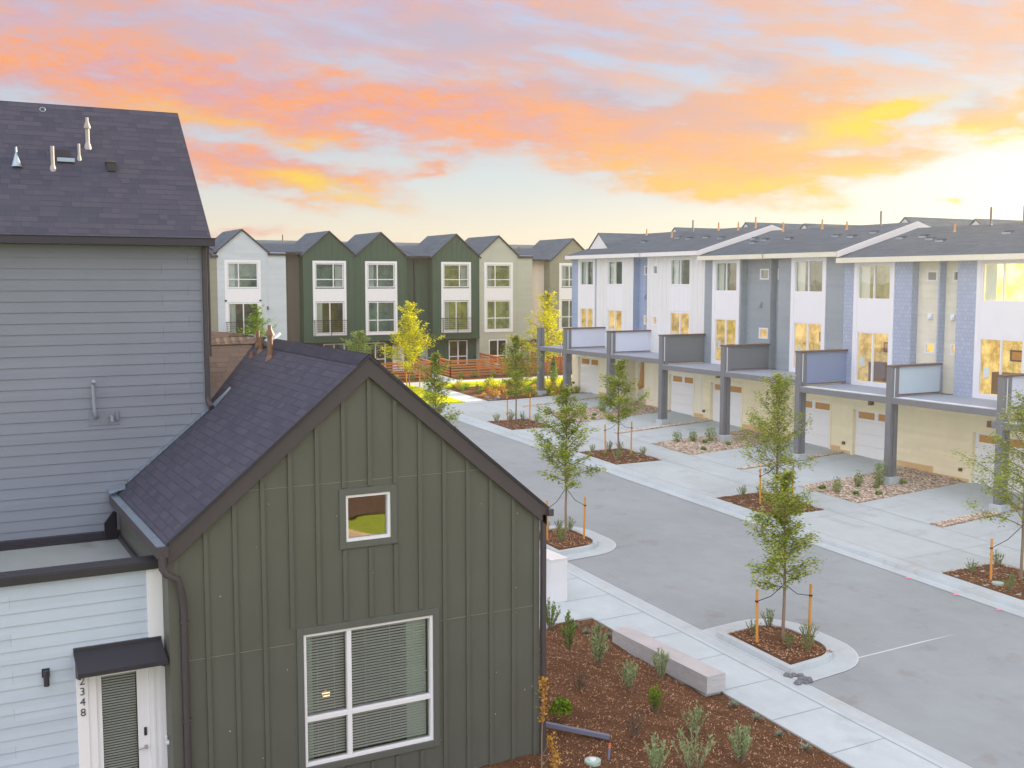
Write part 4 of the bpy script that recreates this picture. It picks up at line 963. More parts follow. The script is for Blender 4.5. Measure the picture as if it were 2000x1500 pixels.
    if c > gx + ghw + .1: slab(b, [(gx + ghw, YF - .12, ze_ - .15), (c + .02, YF - .12, ze_ - .15), (c + .02, YF + .4, ze_ + .02), (gx + ghw, YF + .4, ze_ + .02)], .14, 0, 1)
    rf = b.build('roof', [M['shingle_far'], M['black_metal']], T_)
    if rec:
        b = MB(); b.box(rec[0], rec[1], YF + .2, YF + .34, ze_ - .16, ze_ - .02); b.build('gutter', M['black_metal'], T_)
        b = MB(); b.box(rec[0] + .06, rec[0] + .16, YF + .78, YF + .88, 1.3, ze_ - .1); b.build('downspout', M['black_metal'], T_)
    return T_, rf
U0, r0 = far_unit('slate grey gabled townhouse mostly hidden behind the tall grey house', 12.6, 17.63, 15.2, 1.93, 'taupe_lap', 'lap')
U1, r1 = far_unit('pale blue grey lap sided gabled townhouse at left with dark side strip', 17.63, 23.5, 19.3, 1.72, 'pale_lap', 'lap', rec=(22.28, 23.5), recm='umber_bb', rail=True, gfw=(18.5, 20.2, 1.75, 3.6))
U2, r2 = far_unit('green gabled townhouse with railed balcony door, left of the three green gables', 23.5, 27.3, 25.4, 1.9, 'green_bb', 'bb', bay=True, rail=True, gfw=(25.06, 26.65, 1.70, 3.6), wide='left')
U3, r3 = far_unit('middle green gabled townhouse behind the yellow tree, without balcony', 27.3, 32.1, 29.27, 1.95, 'green_bb', 'bb', rec=(31.25, 32.1), bay=True, gfw=(28.2, 29.77, 1.70, 3.6), door=(30.3, 31.2))
U4, r4 = far_unit('right green gabled townhouse with balcony railing and pale teal front door', 32.1, 37.15, 35.22, 1.92, 'green_bb', 'bb', rec=(32.1, 33.32), bay=True, rail=True, gfw=(34.85, 36.4, 1.70, 3.6), door=(32.3, 33.5 - .2), doorm='teal_door', wide='left')
U5, r5 = far_unit('sage grey lap sided gabled townhouse with brown front door, right of the green ones', 37.15, 41.72, 38.78, 1.63, 'sage_lap', 'lap', gfw=(37.95, 39.48, 1.70, 3.6), door=(40.55, 41.6), doorm='kraft', apex=11.36)
U6, r6 = far_unit('taupe gabled townhouse with cream strip at the right end of the far row', 41.72, 47.4, 45.35, 1.95, 'taupe_lap', 'lap', rec=(41.72, 43.3), recm='cream_bb', door=(42.0, 42.95), apex=11.28)
for rf, x, y in ((r6, 42.3, YF + 3.2), (r6, 41.9, YF + 5.4), (r2, 23.9, YF + 6)): vent_pipe(rf, x, y, 10.3 if y < YF + 4 else 10.95, .5, .05)
b = MB()
for h in (18.1, 20.45): b.tube([(h, YF - .02, 6.72), (h, YF - .12, 6.72)], .07, 8)
b.tube([(20.95, YF - .05, 6.3), (20.95, YF - .12, 6.1)], .06, 8); b.build('wall_lamp', M['black_metal'], U1)
for h, P in ((33.75, U4), (31.6, U3)):
    b = MB(); b.box(h, h + .14, YF + .42, YF + .54, 2.0, 2.25); b.build('meter_box', M['white'], P)

# ================================================================ right row of townhouses (facing the street)
XF = 36.8; XR = 37.2
def roof_plane(ze): return lambda x: ze + .29 * (x - 36.4)
def right_unit(lab, y0, y1, k, walls, lower, lowstyle, posts, garage, pm, tips, bays, smalls, drop=0, name_group='townhouses with balconies along the right side of the street', entry=None, tape=False, strip=None, front_trim=None, lamps=(), pan=True, endwall=True, pipes=()):
    T_ = thing('townhouse', lab, 'townhouse', (XF, (y0 + y1) / 2, g(36.8, (y0 + y1) / 2)), name_group)
    ze = 9.08 + .285 * k; dk = 3.40 + .285 * k; zt = ze - .05
    F_ = FX(XF); FRc = FX(XR)
    win = []
    for (h0, h1, kind, dx) in bays: win += [(h0 + .2, h1 - .2, 7.2 + .28 * k, 8.74 + .27 * k), (h0 + .2, h1 - .2, dk + .12, 5.8 + .285 * k)] if kind == 'framed' else [(h0, h1, 7.24 + .28 * k, 8.70 + .27 * k), (h0, h1, dk + .10, 5.76 + .285 * k)]
    sm = [(h0, h1, c, c + .46 + (.08 if k else 0)) for (h0, h1, c, dpt) in smalls]
    # upper walls: walls = (y0,y1,material,style,recessed)
    for (a, c, m, st, rcs) in walls:
        b = MB(); f_ = FRc if rcs else F_
        wall(b, f_, a, c, dk - .02, zt, win + sm, st, e=.17, bat=.40)
        if rcs:
            b.build('recessed_wall', M[m], T_)
            vb = MB(); vy = (a + c) / 2; vb.box(XR - .10, XR, vy - .1, vy + .1, 6.42 + .3 * k, 6.66 + .3 * k); vb.box(XR - .15, XR - .10, vy - .06, vy + .06, 6.44 + .3 * k, 6.56 + .3 * k); vb.build('wall_vent', M['wrap' if k == 0 else m], T_, bevel=.01)
            s_ = MB(); s_.box(XF, XR + .02, c, c + .03, dk, zt); s_.box(XF, XR + .02, a - .03, a, dk, zt); s_.build('recess_side', M[rcs], T_)
        else: b.build('wall', M[m], T_)
    for (a, m) in (strip or ()): 
        b = MB(); b.box(XR - .03, XR, a - .06, a + .06, dk, zt); b.build('trim_strip', M[m], T_)
    for (h0, h1, kind, lit) in bays:
        if kind == 'framed': surround(T_, F_, h0, h1, dk - .02, 8.93 + .27 * k, .20, .04, (5.79 + .285 * k, 7.21 + .28 * k))
        else:
            b = MB(); b.fbox(F_, h0 - .06, h1 + .06, 5.80 + .285 * k, 7.18 + .28 * k, .0, .02); b.build('spandrel', M['white'], T_)
    for i, q in enumerate(win):
        low = i % 2 == 1; lit = bays[i // 2][3]
        pn = 'balcony_door' if low else 'window'
        ex = ()
        if low and lit: 
            h = q[0]; ex = ((h, q[1], dk, dk + 1.0, -1.25, -.8, 3), (h + (q[1] - q[0]) * .35, h + (q[1] - q[0]) * .75, dk + 1.45, dk + 1.9, -1.28, -1.2, 3), (h + (q[1] - q[0]) * .4, h + (q[1] - q[0]) * .7, dk + 1.52, dk + 1.83, -1.2, -1.18, 2), (q[1] - .45, q[1] - .2, dk + .85, dk + 1.25, -.07, -.06, 4))
        window(T_, F_, *q, cols=(.5,), fw=.065, rm=('room_lit' if (low and lit) else ('room_bright' if lit == 2 else ('room_olive_glow' if k == 0 else 'room_teal_reflect'))), curtain=(0 if low else -1), extras=ex, name=pn, depth=1.3, glass='glass_side')
    for (h0, h1, c, dpt), q in zip(smalls, sm): window(T_, FRc if dpt else F_, *q, cols=(), fw=.07, rm='room_lit' if c < 6.5 else 'room_teal_reflect', depth=.6, glass='glass_side')
    # ground floor
    gy0, gy1 = garage; gt = g(XF, gy0) + 2.17; gb = g(XF, (gy0 + gy1) / 2)
    F0 = FX(XF + .05); hl = [(gy0, gy1, gb - .3, gt)]
    if entry: hl.append((entry[0], entry[1], gb - .3, gt + .15))
    b = MB(); wall(b, F0, y0, y1, gb - .35, dk - .2, hl, lowstyle, e=.17, bat=.40)
    if entry:
        b.box(XF + .05, XF + 1.0, entry[0] - .02, entry[0], gb - .3, gt + .15); b.box(XF + .05, XF + 1.0, entry[1], entry[1] + .02, gb - .3, gt + .15); b.box(XF + 1.0, XF + 1.04, entry[0], entry[1], gb - .3, gt + .15); b.box(XF + .05, XF + 1, entry[0], entry[1], gt + .15, gt + .2)
    b.build('garage_wall', M[lower], T_)
    b = MB()
    for s0, s1 in free(y0, y1, 0, 1, [(gy0 - .1, gy1 + .1, -9, 9)] + ([(entry[0], entry[1], -9, 9)] if entry else [])): b.fbox(F0, s0, s1, gb - .4, gb + .17, 0, .03)
    b.build('foundation', M['tan'], T_)
    if entry:
        b = MB(); b.box(XF + .93, XF + 1.0, entry[0] + .5, entry[1] - .4, gb - .1, gt - .1); dd = b.build('entry_door', M['chalk_lap'], T_)
        b = MB(); b.tube([(XF + .08, entry[0] + .12, gt + .1), (XF + .02, entry[0] + .14, gt - .9), (XF - .02, entry[0] + .2, gt - 1.25)], [.13, .16, .20], 10); b.tube([(XF - .02, entry[0] + .2, gt - 1.25), (XF - .05, entry[0] + .3, gt - 1.5)], [.22, .05], 8); b.build('wrapped_column', M['kraft'], T_)
    b = MB(); t_ = .10
    b.fbox(F0, gy0 - t_, gy0, gb - .1, gt, -.25, .03); b.fbox(F0, gy1, gy1 + t_, gb - .1, gt, -.25, .03); b.fbox(F0, gy0 - t_, gy1 + t_, gt, gt + t_, -.25, .03); b.build('garage_frame', M[lower], T_)
    b = MB(); n = 4
    for i in range(n):
        za = gb - .05 + (gt - gb + .05) * i / n; zb_ = gb - .05 + (gt - gb + .05) * (i + 1) / n
        if i < n - 1: b.fbox(F0, gy0, gy1, za + .008, zb_, -.2, -.15)
        else:
            wv = [(gy0 + .15, (gy0 + gy1) / 2 - .10), ((gy0 + gy1) / 2 + .10, gy1 - .15)]
            b.fbox(F0, gy0, gy1, za + .008, za + .14, -.2, -.15); b.fbox(F0, gy0, gy1, zb_ - .10, zb_, -.2, -.15)
            for s0, s1 in free(gy0, gy1, 0, 1, [(p, q, -9, 9) for p, q in wv]): b.fbox(F0, s0, s1, za + .14, zb_ - .10, -.2, -.15)
    GD = b.build('garage_door', M['gdoor'], T_)
    for p, q in wv:
        pb = MB(); pb.fbox(F0, p, q, za + .14, zb_ - .10, -.19, -.175); pb.build('pane', M['kraft'], GD)
    for (ly) in lamps:
        b = MB(); b.box(XF - .16, XF + .04, ly - .08, ly + .08, gt + .28, gt + .52); b.build('wall_lamp', M['lampw'], T_, bevel=.01)
    b = MB(); b.box(XF - .06, XF + .06, gy1 + .45, gy1 + .57, gb + .45, gb + .58); b.build('outlet_cover', M['lampw'], T_)
    # deck
    p0, p1 = posts[0], posts[-1]
    b = MB(); b.box(34.0, XF + .05, p0, p1, dk - .18, dk - .012, 3); b.box(34.0, XF + .05, p0, p1, dk - .012, dk); b.box(33.98, 34.04, p0, p1, dk - .26, dk - .015, 1)  # white underside added to bounce light onto the garage fronts
    if tape: b.box(34.05, 34.42, p0 + .2, p1 - .3, dk, dk + .006, 2)
    dk_ = b.build('balcony_deck', [M['deck'], M['post_grey'], M['wrap'], M['white']], T_)
    if tape:
        for i in range(4):
            yy = p1 - .9 - i * 1.15
            b = MB(); 
            for j in range(5): q = yy - .1 * j; b.prism([(34.12 + .04 * (j % 2), q, dk + .007), (34.22 + .05 * (j % 2), q - .05, dk + .007), (34.30, q - .10, dk + .007), (34.2, q - .03, dk + .007)], (0, 0, .004))
            b.build('tape_mark', M['tape'], dk_)
    # posts with caps and privacy screens
    for yp in posts[:1] if len(posts) == 2 else posts[:-1]: make_post(T_, yp, dk, pm, drop=drop)
    # roof
    zr2 = roof_plane(ze); xr = 41.3
    b = MB(); slab(b, [(36.32, y0 - .06, zr2(36.32)), (xr, y0 - .06, zr2(xr)), (xr, y1, zr2(xr)), (36.32, y1, zr2(36.32))], .10, 0, 0)
    slab(b, [(xr, y0 - .06, zr2(xr)), (47.6, y0 - .06, zr2(xr) - 1.75), (47.6, y1, zr2(xr) - 1.75), (xr, y1, zr2(xr))], .10, 0, 0)
    ap = zr2(xr) + .30
    for (ty, xf_, apx, hw) in tips:
        z1 = ap if apx is None else apx
        zz = lambda y: z1 - .85 * abs(y - ty)
        for s in (-1, 1):
            slab(b, [(xf_, ty, z1), (47.6, ty, z1), (47.6, ty + s * hw, zz(ty + s * hw)), (xf_, ty + s * hw, zz(ty + s * hw))], .06, 0, 0)
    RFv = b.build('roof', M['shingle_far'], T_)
    for (ty, xf_, apx, hw) in tips:
        z1 = ap if apx is None else apx; b = MB()
        b.face([(xf_ + .06, ty, z1 - .07), (xf_ + .06, ty - hw + .1, z1 - .85 * (hw - .1) - .07), (xf_ + .06, ty + hw - .1, z1 - .85 * (hw - .1) - .07)])
        b.build('roof_gable', M['white_bb'], T_)
    b = MB(); b.box(36.26, 36.34, y0 - .06, y1, zr2(36.3) - .22, zr2(36.3) + .0); b.box(36.34, XR, y0, y1, zr2(36.3) - .22, zr2(36.3) - .19)
    b.build('fascia', M['chalk_lap'] if k < 2 else M['white_trim'], T_)
    if endwall:
        b = MB(); b.prism([(36.26, y0 - .10, zr2(36.26) + .02), (xr, y0 - .10, zr2(xr) + .02), (xr, y0 - .10, zr2(xr) - .30), (36.26, y0 - .10, zr2(36.26) - .24)], (0, .06, 0)); b.prism([(xr, y0 - .10, zr2(xr) + .02), (47.6, y0 - .10, zr2(xr) - 1.73), (47.6, y0 - .10, zr2(xr) - 2.05), (xr, y0 - .10, zr2(xr) - .30)], (0, .06, 0))
        b.build('rake_board', M['white_trim'], T_)
        b = MB(); b.prism([(XR, y0 - .02, gb), (47.4, y0 - .02, gb), (47.4, y0 - .02, zr2(xr) - 1.9), (xr, y0 - .02, zr2(xr) - .1), (XR, y0 - .02, ze)], (0, .04, 0)); b.build('end_wall', M['white_bb'], T_)
    b = MB(); b.box(47.3, 47.4, y0, y1, gb - .5, ze - .5); b.build('rear_wall', M['white_bb'], T_)
    for (px_, py_, h) in pipes:
        zz_ = zr2(px_) if px_ < xr else zr2(xr) - .2
        if h > .2: vent_pipe(RFv, px_, py_, zz_, h, .045, False, 'cap_brown' if h > .6 else 'kraft')
        else:
            b = MB(); b.box(px_ - .14, px_ + .14, py_ - .14, py_ + .14, zz_ - .05, zz_ + .09); b.box(px_ - .2, px_ - .15, py_ - .2, py_ + .2, zz_ - .06, zz_ + .01, 1); b.build('roof_vent', [M['shingle_far'], M['flashing']], RFv)
    return T_
def make_post(T_, yp, dk, pm, top=None, drop=0):
    zg_ = g(34.2, yp); hi = (dk + 1.20) if top is None else top
    b = MB(); b.box(33.955, 34.11, yp - .14, yp + .14, zg_ + .25, hi); b.box(34.15, 34.37, yp - .14, yp + .14, zg_ + .25, hi); b.box(34.11, 34.15, yp - .10, yp + .10, zg_ + .25, hi)
    po = b.build('post', M['post_grey'], T_, bevel=.006)
    b = MB(); b.box(33.90, 34.45, yp - .26, yp + .26, zg_ - .2, zg_ + .28); b.build('footing', M['curb'], po, bevel=.015)
    if pm:
        b = MB(); b.box(34.113, 34.147, yp - .145, yp - .101, dk - .1, dk + 1.16); b.build('light_strip', M['wrap'], po)
        b = MB(); b.box(33.94, XF, yp - .17, yp + .17, dk + 1.20, dk + 1.27); b.build('screen_cap', M['cap_brown'], T_)
        b = MB(); b.box(34.37, XF, yp - .07, yp + .07, dk + .10 - drop, dk + 1.20); b.box(34.37, XF, yp - .085, yp + .085, dk + .05 - drop, dk + .10 - drop, 1); b.build('privacy_screen', [M[pm], M['cap_brown']], T_)
PY = dict(p1=59.5, p2=56.3, p3=51.55, p4=46.6, p5=41.55, p6=36.4, p7=31.2, p8=26.05)
A1 = right_unit('blue and white townhouse at the far left end of the right row', 51.9, 60.1, 2,
    [(57.2, 60.1, 'blue_lap', 'lap', None), (53.2, 57.2, 'white_bb', 'bb', None), (51.9, 53.2, 'blue_lap', 'lap', 'blue_lap')], 'butter_bb', 'bb', (PY['p3'], PY['p2'], PY['p1']), (57.0, 59.35), 'panel_white',
    [(58.55, 37.75, 11.06, 1.42), (55.8, 41.6, None, 1.6)], [(57.35, 59.3, 'framed', 1), (54.35, 55.95, 'plain', 1)], [(52.1, 52.7, 8.37, 1), (52.1, 52.7, 5.50, 1)], entry=(52.15, 54.4), lamps=(58.2,), endwall=False,
    pipes=((40.8, 57.6, .4), (39.8, 53.6, .35), (39.0, 55.2, .1), (39.6, 52.6, .1), (40.9, 53, .7)))
make_post(A1, PY['p1'], 3.97, None, 5.15)
A2 = right_unit('white board and batten townhouse between the blue one and the slate grey one', 46.6, 51.9, 2,
    [(46.6, 51.9, 'white_bb', 'bb', None)], 'butter_bb', 'bb', (PY['p4'], PY['p3']), (47.5, 49.7), 'panel_grey',
    [(49.1, 41.6, None, 1.6)], [(47.85, 49.65, 'plain', 1)], [(50.85, 51.3, 8.40, 0), (50.85, 51.3, 5.52, 0)], drop=.28, lamps=(48.9,),
    pipes=((40.9, 50.6, .45), (40.6, 48.5, .45), (39.3, 49.6, .1), (38.9, 47.8, .1), (40.9, 47.4, .6), (39.2, 51, .1)))
B1 = right_unit('slate grey lap sided townhouse with lit balcony door, next to the white townhouse', 41.5, 46.6, 1,
    [(43.66, 46.6, 'slate_lap', 'lap', None), (41.5, 43.66, 'slate_lap', 'lap', 'slate_lap')], 'butter_lap', 'lap', (PY['p5'], PY['p4']), (43.5, 46.0), 'panel_grey',
    [(44.4, 41.6, None, 1.6)], [(43.76, 45.92, 'framed', 1)], [(42.04, 42.70, 8.10, 1), (42.04, 42.70, 5.15, 1)], strip=((41.6, 'slate_lap'),), endwall=False, lamps=(45.3,),
    pipes=((40.9, 45.2, .5), (39.6, 45.9, .1), (39.2, 44.6, .1), (38.7, 44.9, .1), (40.9, 42.3, .5), (39.2, 42.8, .1)))
B2 = right_unit('slate grey lap sided townhouse with projecting bay, beside the blue shingled one', 36.6, 41.5, 1,
    [(36.6, 40.9, 'slate_lap', 'lap', None), (40.9, 41.5, 'slate_lap', 'lap', 'slate_lap')], 'butter_lap', 'lap', (PY['p6'], PY['p5']), (37.3, 39.75), 'panel_blue',
    [(37.6, 41.6, None, 1.6)], [(37.7, 40.0, 'framed', 1)], [(41.0, 41.4, 8.10, 1)], drop=.28, lamps=(38.9,),
    pipes=((40.5, 40.2, .4), (39.3, 39.6, .1), (40.9, 38.4, .7), (39, 38.3, .1), (39.6, 37.5, .1)))
C1 = right_unit('pale blue shingled townhouse with lit balcony door and pale grey screen', 31.35, 36.6, 0,
    [(32.74, 36.6, 'blue_shake', 'flat', None), (31.35, 32.74, 'chalk_lap', 'lap', 'blue_shake')], 'butter_lap', 'lap', (PY['p7'], PY['p6']), (33.45, 35.85), 'panel_pale',
    [(33.6, 41.6, None, 1.6)], [(33.67, 35.97, 'framed', 1)], [(31.77, 32.32, 8.0, 1), (31.77, 32.32, 5.0, 1)], strip=((31.4, 'chalk_lap'),), tape=True, endwall=False, lamps=(34.75,),
    pipes=((39.6, 34.6, .1), (39.1, 33.8, .1), (40.2, 33.5, .35), (41.0, 32.3, .8), (38.7, 32.9, .1), (39.5, 35.8, .1)))
C2 = right_unit('pale shingled townhouse with bright curtained window at the right edge of the photo', 26.6, 31.35, 0,
    [(26.6, 30.45, 'blue_shake', 'flat', None), (30.45, 31.35, 'chalk_lap', 'lap', 'blue_shake')], 'butter_lap', 'lap', (PY['p8'], PY['p7']), (27.0, 29.45), 'panel_white',
    [(27.6, 41.6, None, 1.6)], [(27.1, 29.5, 'framed', 2)], [(30.5, 31.0, 8.0, 1), (30.5, 31.0, 5.0, 1)], tape=True, lamps=(28.6,),
    pipes=((40.9, 30.6, .8), (41, 29.4, .3), (39, 28.6, .1), (39.6, 30.3, .1)))
# the row goes on beyond the right edge of the photograph
def tree_of(o): return [o] + [x for c in o.children for x in tree_of(c)]
def copy_thing(o, d, label):
    mp = {}
    for x in tree_of(o):
        c = x.copy(); col.objects.link(c); mp[x] = c
        if x is not o: c.parent = mp[x.parent]
    mp[o].location = Vector(o.location) + Vector(d); mp[o]['label'] = label; return mp[o]
bpy.context.view_layer.update()
for n, (d1, d2) in enumerate((('third', 'fourth'), ('fifth', 'sixth'))):
    copy_thing(C1, (0, -10.0 * (n + 1), -.42 * (n + 1)), 'pale blue shingled townhouse further along the right row, %s past the slate grey ones' % d1)
    copy_thing(C2, (0, -10.0 * (n + 1), -.42 * (n + 1)), 'pale shingled townhouse further along the right row, %s past the slate grey ones' % d2)

# ================================================================ cedar slat fences
def fence(pts, lab, h=1.15):
    (x0, y0), (x1, y1) = pts; L = math.hypot(x1 - x0, y1 - y0); n = max(1, round(L / 2.2))
    t = thing('slat_fence', lab, 'fence', ((x0 + x1) / 2, (y0 + y1) / 2, g((x0 + x1) / 2, (y0 + y1) / 2)), 'cedar slat fences round the front yards')
    dx, dy = (x1 - x0) / L, (y1 - y0) / L; nx, ny = -dy, dx
    b = MB()
    for i in range(6):
        z = .10 + i * .19
        P = [(x0 - nx * .02, y0 - ny * .02), (x1 - nx * .02, y1 - ny * .02), (x1 - nx * .05, y1 - ny * .05), (x0 - nx * .05, y0 - ny * .05)]
        b.prism([(p[0], p[1], g(p[0], p[1]) + z) for p in P], (0, 0, .10))
    b.prism([(x0 + nx * .06, y0 + ny * .06, g(x0, y0) + h + .03), (x1 + nx * .06, y1 + ny * .06, g(x1, y1) + h + .03), (x1 - nx * .08, y1 - ny * .08, g(x1, y1) + h + .03), (x0 - nx * .08, y0 - ny * .08, g(x0, y0) + h + .03)], (0, 0, .035))
    b.build('slat_panel', M['cedar'], t)
    for i in range(n + 1):
        x, y = x0 + (x1 - x0) * i / n, y0 + (y1 - y0) * i / n; b = MB(); b.box(x - .045, x + .045, y - .045, y + .045, g(x, y) - .1, g(x, y) + h + .02); b.build('post', M['cedar'], t)
    return t
fence(((17, 69.7), (23.4, 69.7)), 'cedar slat fence in front of the pale blue grey townhouse, mostly behind the near roof')
fence(((23.5, 69.7), (26.9, 69.7)), 'cedar slat fence in front of the left green townhouse, left of the yellow tree')
fence(((27.4, 69.7), (31.2, 69.7)), 'cedar slat fence left of the gate gap, behind the yellow tree')
fence(((32.7, 69.7), (37.1, 69.7)), 'cedar slat fence in front of the pale teal door and green wall')
fence(((37.2, 69.7), (41.6, 69.7)), 'cedar slat fence in front of the sage grey townhouse')
fence(((41.8, 69.7), (47.2, 69.7)), 'cedar slat fence at the far right, seen behind the end balcony post')
fence(((31.2, 69.7), (31.2, 73.4)), 'cedar slat side fence running back left of the path to the teal door')
fence(((32.7, 69.7), (32.7, 71.4)), 'short cedar slat side fence running back right of the path to the teal door')
fence(((37.15, 69.8), (37.15, 73.9)), 'cedar slat side fence dividing the green and sage grey front yards')
fence(((41.7, 69.8), (41.7, 73.9)), 'cedar slat side fence dividing the sage grey and taupe front yards')
fence(((27.3, 69.8), (27.3, 73.9)), 'cedar slat side fence dividing the two left green front yards')
# ================================================================ trees and plants
def leaf(mb, p, size, rnd, m=0, flat=.5):
    a = rnd.uniform(0, 6.283); t = rnd.uniform(-flat, flat); d = Vector((math.cos(a), math.sin(a), t)).normalized()
    s = d.cross(Vector((rnd.uniform(-.5, .5), rnd.uniform(-.5, .5), 1))).normalized()
    l = size * rnd.uniform(.7, 1.3); w_ = l * .34; p = Vector(p)
    mb.face([p - d * l * .5, p + s * w_ - d * l * .05, p + d * l * .5, p - s * w_ - d * l * .05], m)
def street_tree(label, x, y, h, cb, cw, seed, mleaf='leaf', n_leaf=5200, size=.085, group='young street trees', lean=(0, 0), gap=.35, name='street_tree'):
    rnd = random.Random(seed); z0 = g(x, y)
    t = thing(name, label, 'tree', (x, y, z0), group)
    tr = MB(); pts = []; K = 9
    wob = [rnd.uniform(-.05, .05) for _ in range(K + 1)]; wob2 = [rnd.uniform(-.05, .05) for _ in range(K + 1)]
    for i in range(K + 1):
        f = i / K; pts.append(Vector((x + lean[0] * f * f * h + wob[i] * f, y + lean[1] * f * f * h + wob2[i] * f, z0 - .05 + h * .96 * f)))
    r0 = .042 if h > 3.5 else .03
    tr.tube(pts, [r0 * (1 - .85 * i / K) + .004 for i in range(K + 1)], 8)
    cr = MB(); nb = int(34 * (h - cb) / 3.2); tips = []
    az = rnd.uniform(0, 6.28)
    tier = [rnd.uniform(.55, 1.15) for _ in range(nb)]
    for i in range(nb):
        f = (i + .5) / nb; zc = cb + (h * .97 - cb) * f
        k = min(K - 1, int(zc / h * K / .96)); q = (zc / (h * .96) * K) - k; p = pts[k].lerp(pts[min(K, k + 1)], min(1, max(0, q)))
        az += 2.4 + rnd.uniform(-.5, .5)
        prof = (.55 + .45 * min(1, f / .18)) * (1 - f) ** .72 + .10
        L = cw * .62 * prof * tier[i] * rnd.uniform(.75, 1.15)
        el = R(rnd.uniform(18, 45) + 25 * f)
        d = Vector((math.cos(az) * math.cos(el), math.sin(az) * math.cos(el), math.sin(el)))
        P = [p]; S = 6
        for j in range(1, S + 1):
            d = (d + Vector((rnd.uniform(-.15, .15), rnd.uniform(-.15, .15), rnd.uniform(-.14, .10)))).normalized(); P.append(P[-1] + d * L / S)
        tr.tube(P, [.013 * (1 - .8 * j / S) + .003 for j in range(S + 1)], 5, caps=False)
        tips.append((P, L))
        for j in range(2, S + 1):       # twigs
            if rnd.random() < .8:
                e = (d + Vector((rnd.uniform(-1, 1), rnd.uniform(-1, 1), rnd.uniform(-.5, .6)))).normalized(); e2 = P[j] + e * L * rnd.uniform(.18, .38); tr.tube([P[j], e2], [.005, .002], 4, caps=False); tips.append(([P[j], (P[j] + e2) / 2, e2], L * .35))
    tr.build('trunk', M['bark'], t)
    tot = sum(L for _, L in tips)
    for P, L in tips:
        n = int(n_leaf * L / tot) + 1
        for _ in range(n):
            f = rnd.random() ** .75 * (len(P) - 1); j = min(len(P) - 2, int(f)); p = P[j].lerp(P[j + 1], f - j)
            s = .06 + .07 * L
            leaf(cr, p + Vector((rnd.gauss(0, s), rnd.gauss(0, s), rnd.gauss(-.02, s * .7))), size, rnd)
    for _ in range(int(n_leaf * .03)):
        leaf(cr, pts[-1] + Vector((rnd.gauss(0, .06), rnd.gauss(0, .06), rnd.uniform(-.35, .12))), size, rnd)
    cr.build('crown', M[mleaf], t)
    return t
def stakes(x, y, lab, d=.62, h=1.25, th=0.0, htie=1.55, gap=0):
    for s in (-1, 1):
        sx, sy = x + s * d * math.cos(th), y + s * d * math.sin(th); z = g(sx, sy); hh = h + (.1 if s > 0 else 0)
        t = thing('tree_stake', ('left ' if s < 0 else 'right ') + 'wooden stake beside ' + lab, 'stake', (sx, sy, z), 'wooden tree stakes')
        b = MB(); b.tube([(sx, sy, z - .1), (sx + s * .03, sy, z + hh)], [.036, .034], 10); b.build('pole', M['stake'], t)
        b = MB(); P = [(sx + s * .03, sy, z + hh - .28), ((sx + x) / 2, (sy + y) / 2, z + (hh - .28 + htie) / 2 - .08), (x + s * .05, y, g(x, y) + htie)]
        b.tube(P, .010, 6); b.tube([(sx + s * .03, sy, z + hh - .30), (sx + s * .03, sy, z + hh - .25)], .042, 10); b.build('strap', M['strap'], t)
TH_ = R(-20)
street_tree('young green tree in the nearest kerbed island, large in the right foreground', 18.12, 19.7, 4.3, 1.36, 2.2, 37, n_leaf=8600, size=.075)
stakes(18.12, 19.7, 'the tree in the nearest kerbed island', .66, 1.32, TH_, 1.42)
street_tree('tall narrow young tree in the second kerbed island beside the white garden wall', 18.08, 29.83, 5.1, 1.75, 2.3, 22, n_leaf=8600, size=.085)
stakes(18.08, 29.83, 'the tree in the second kerbed island', .6, 1.3, TH_, 1.65)
street_tree('young tree just showing above the green gabled roof slope', 18.2, 40.3, 5.2, 1.7, 2.2, 33, n_leaf=6500, size=.09)
street_tree('young tree in the farthest mulch square in front of the lawn', 28.1, 51.6, 4.7, 1.3, 2.5, 44, n_leaf=6000, size=.11)
stakes(28.1, 51.3, 'the tree in the farthest mulch square', .6, 1.45, TH_, 1.5)
street_tree('young tree in the mulch square in front of the white townhouse', 27.8, 41.29, 4.4, 1.4, 2.4, 55, n_leaf=6000, size=.1)
stakes(27.8, 41.29, 'the tree in front of the white townhouse', .6, 1.4, TH_, 1.5)
street_tree('tall young tree in the mulch square right behind the foreground tree', 27.86, 30.83, 5.0, 1.0, 2.9, 66, n_leaf=8000, size=.095)
stakes(27.86, 30.83, 'the tree behind the foreground tree', .62, 1.35, TH_, 1.5)
street_tree('young tree half cut by the right edge of the photo', 28.03, 20.56, 5.5, 1.6, 3.2, 77, n_leaf=9000, size=.085)
stakes(28.03, 20.56, 'the tree at the right edge', .95, 1.25, TH_, 1.6)
street_tree('sunlit yellow tree on the lawn in front of the green townhouses', 28.0, 66.0, 5.4, 1.2, 3.6, 88, 'leaf_y', 7500, .14, 'sunlit yellow trees by the far row')
stakes(28.1, 65.6, 'the yellow tree on the lawn', .45, 1.45, 0, 1.4)
street_tree('sunlit yellow tree behind the end balcony post of the right row', 38.7, 66.4, 6.2, 1.3, 3.6, 99, 'leaf_y', 8000, .14, 'sunlit yellow trees by the far row')
street_tree('yellow green tree peeking over the brown wing roof at left', 18.2, 66.6, 5.5, 1.6, 2.7, 13, 'leaf_b', 4200, .13, 'sunlit yellow trees by the far row')
street_tree('small pale green tree rising above the near roof ridge in front of the green townhouse', 24.8, 66.5, 3.7, .9, 2.8, 17, 'leaf_g', 4000, .12, 'young street trees')
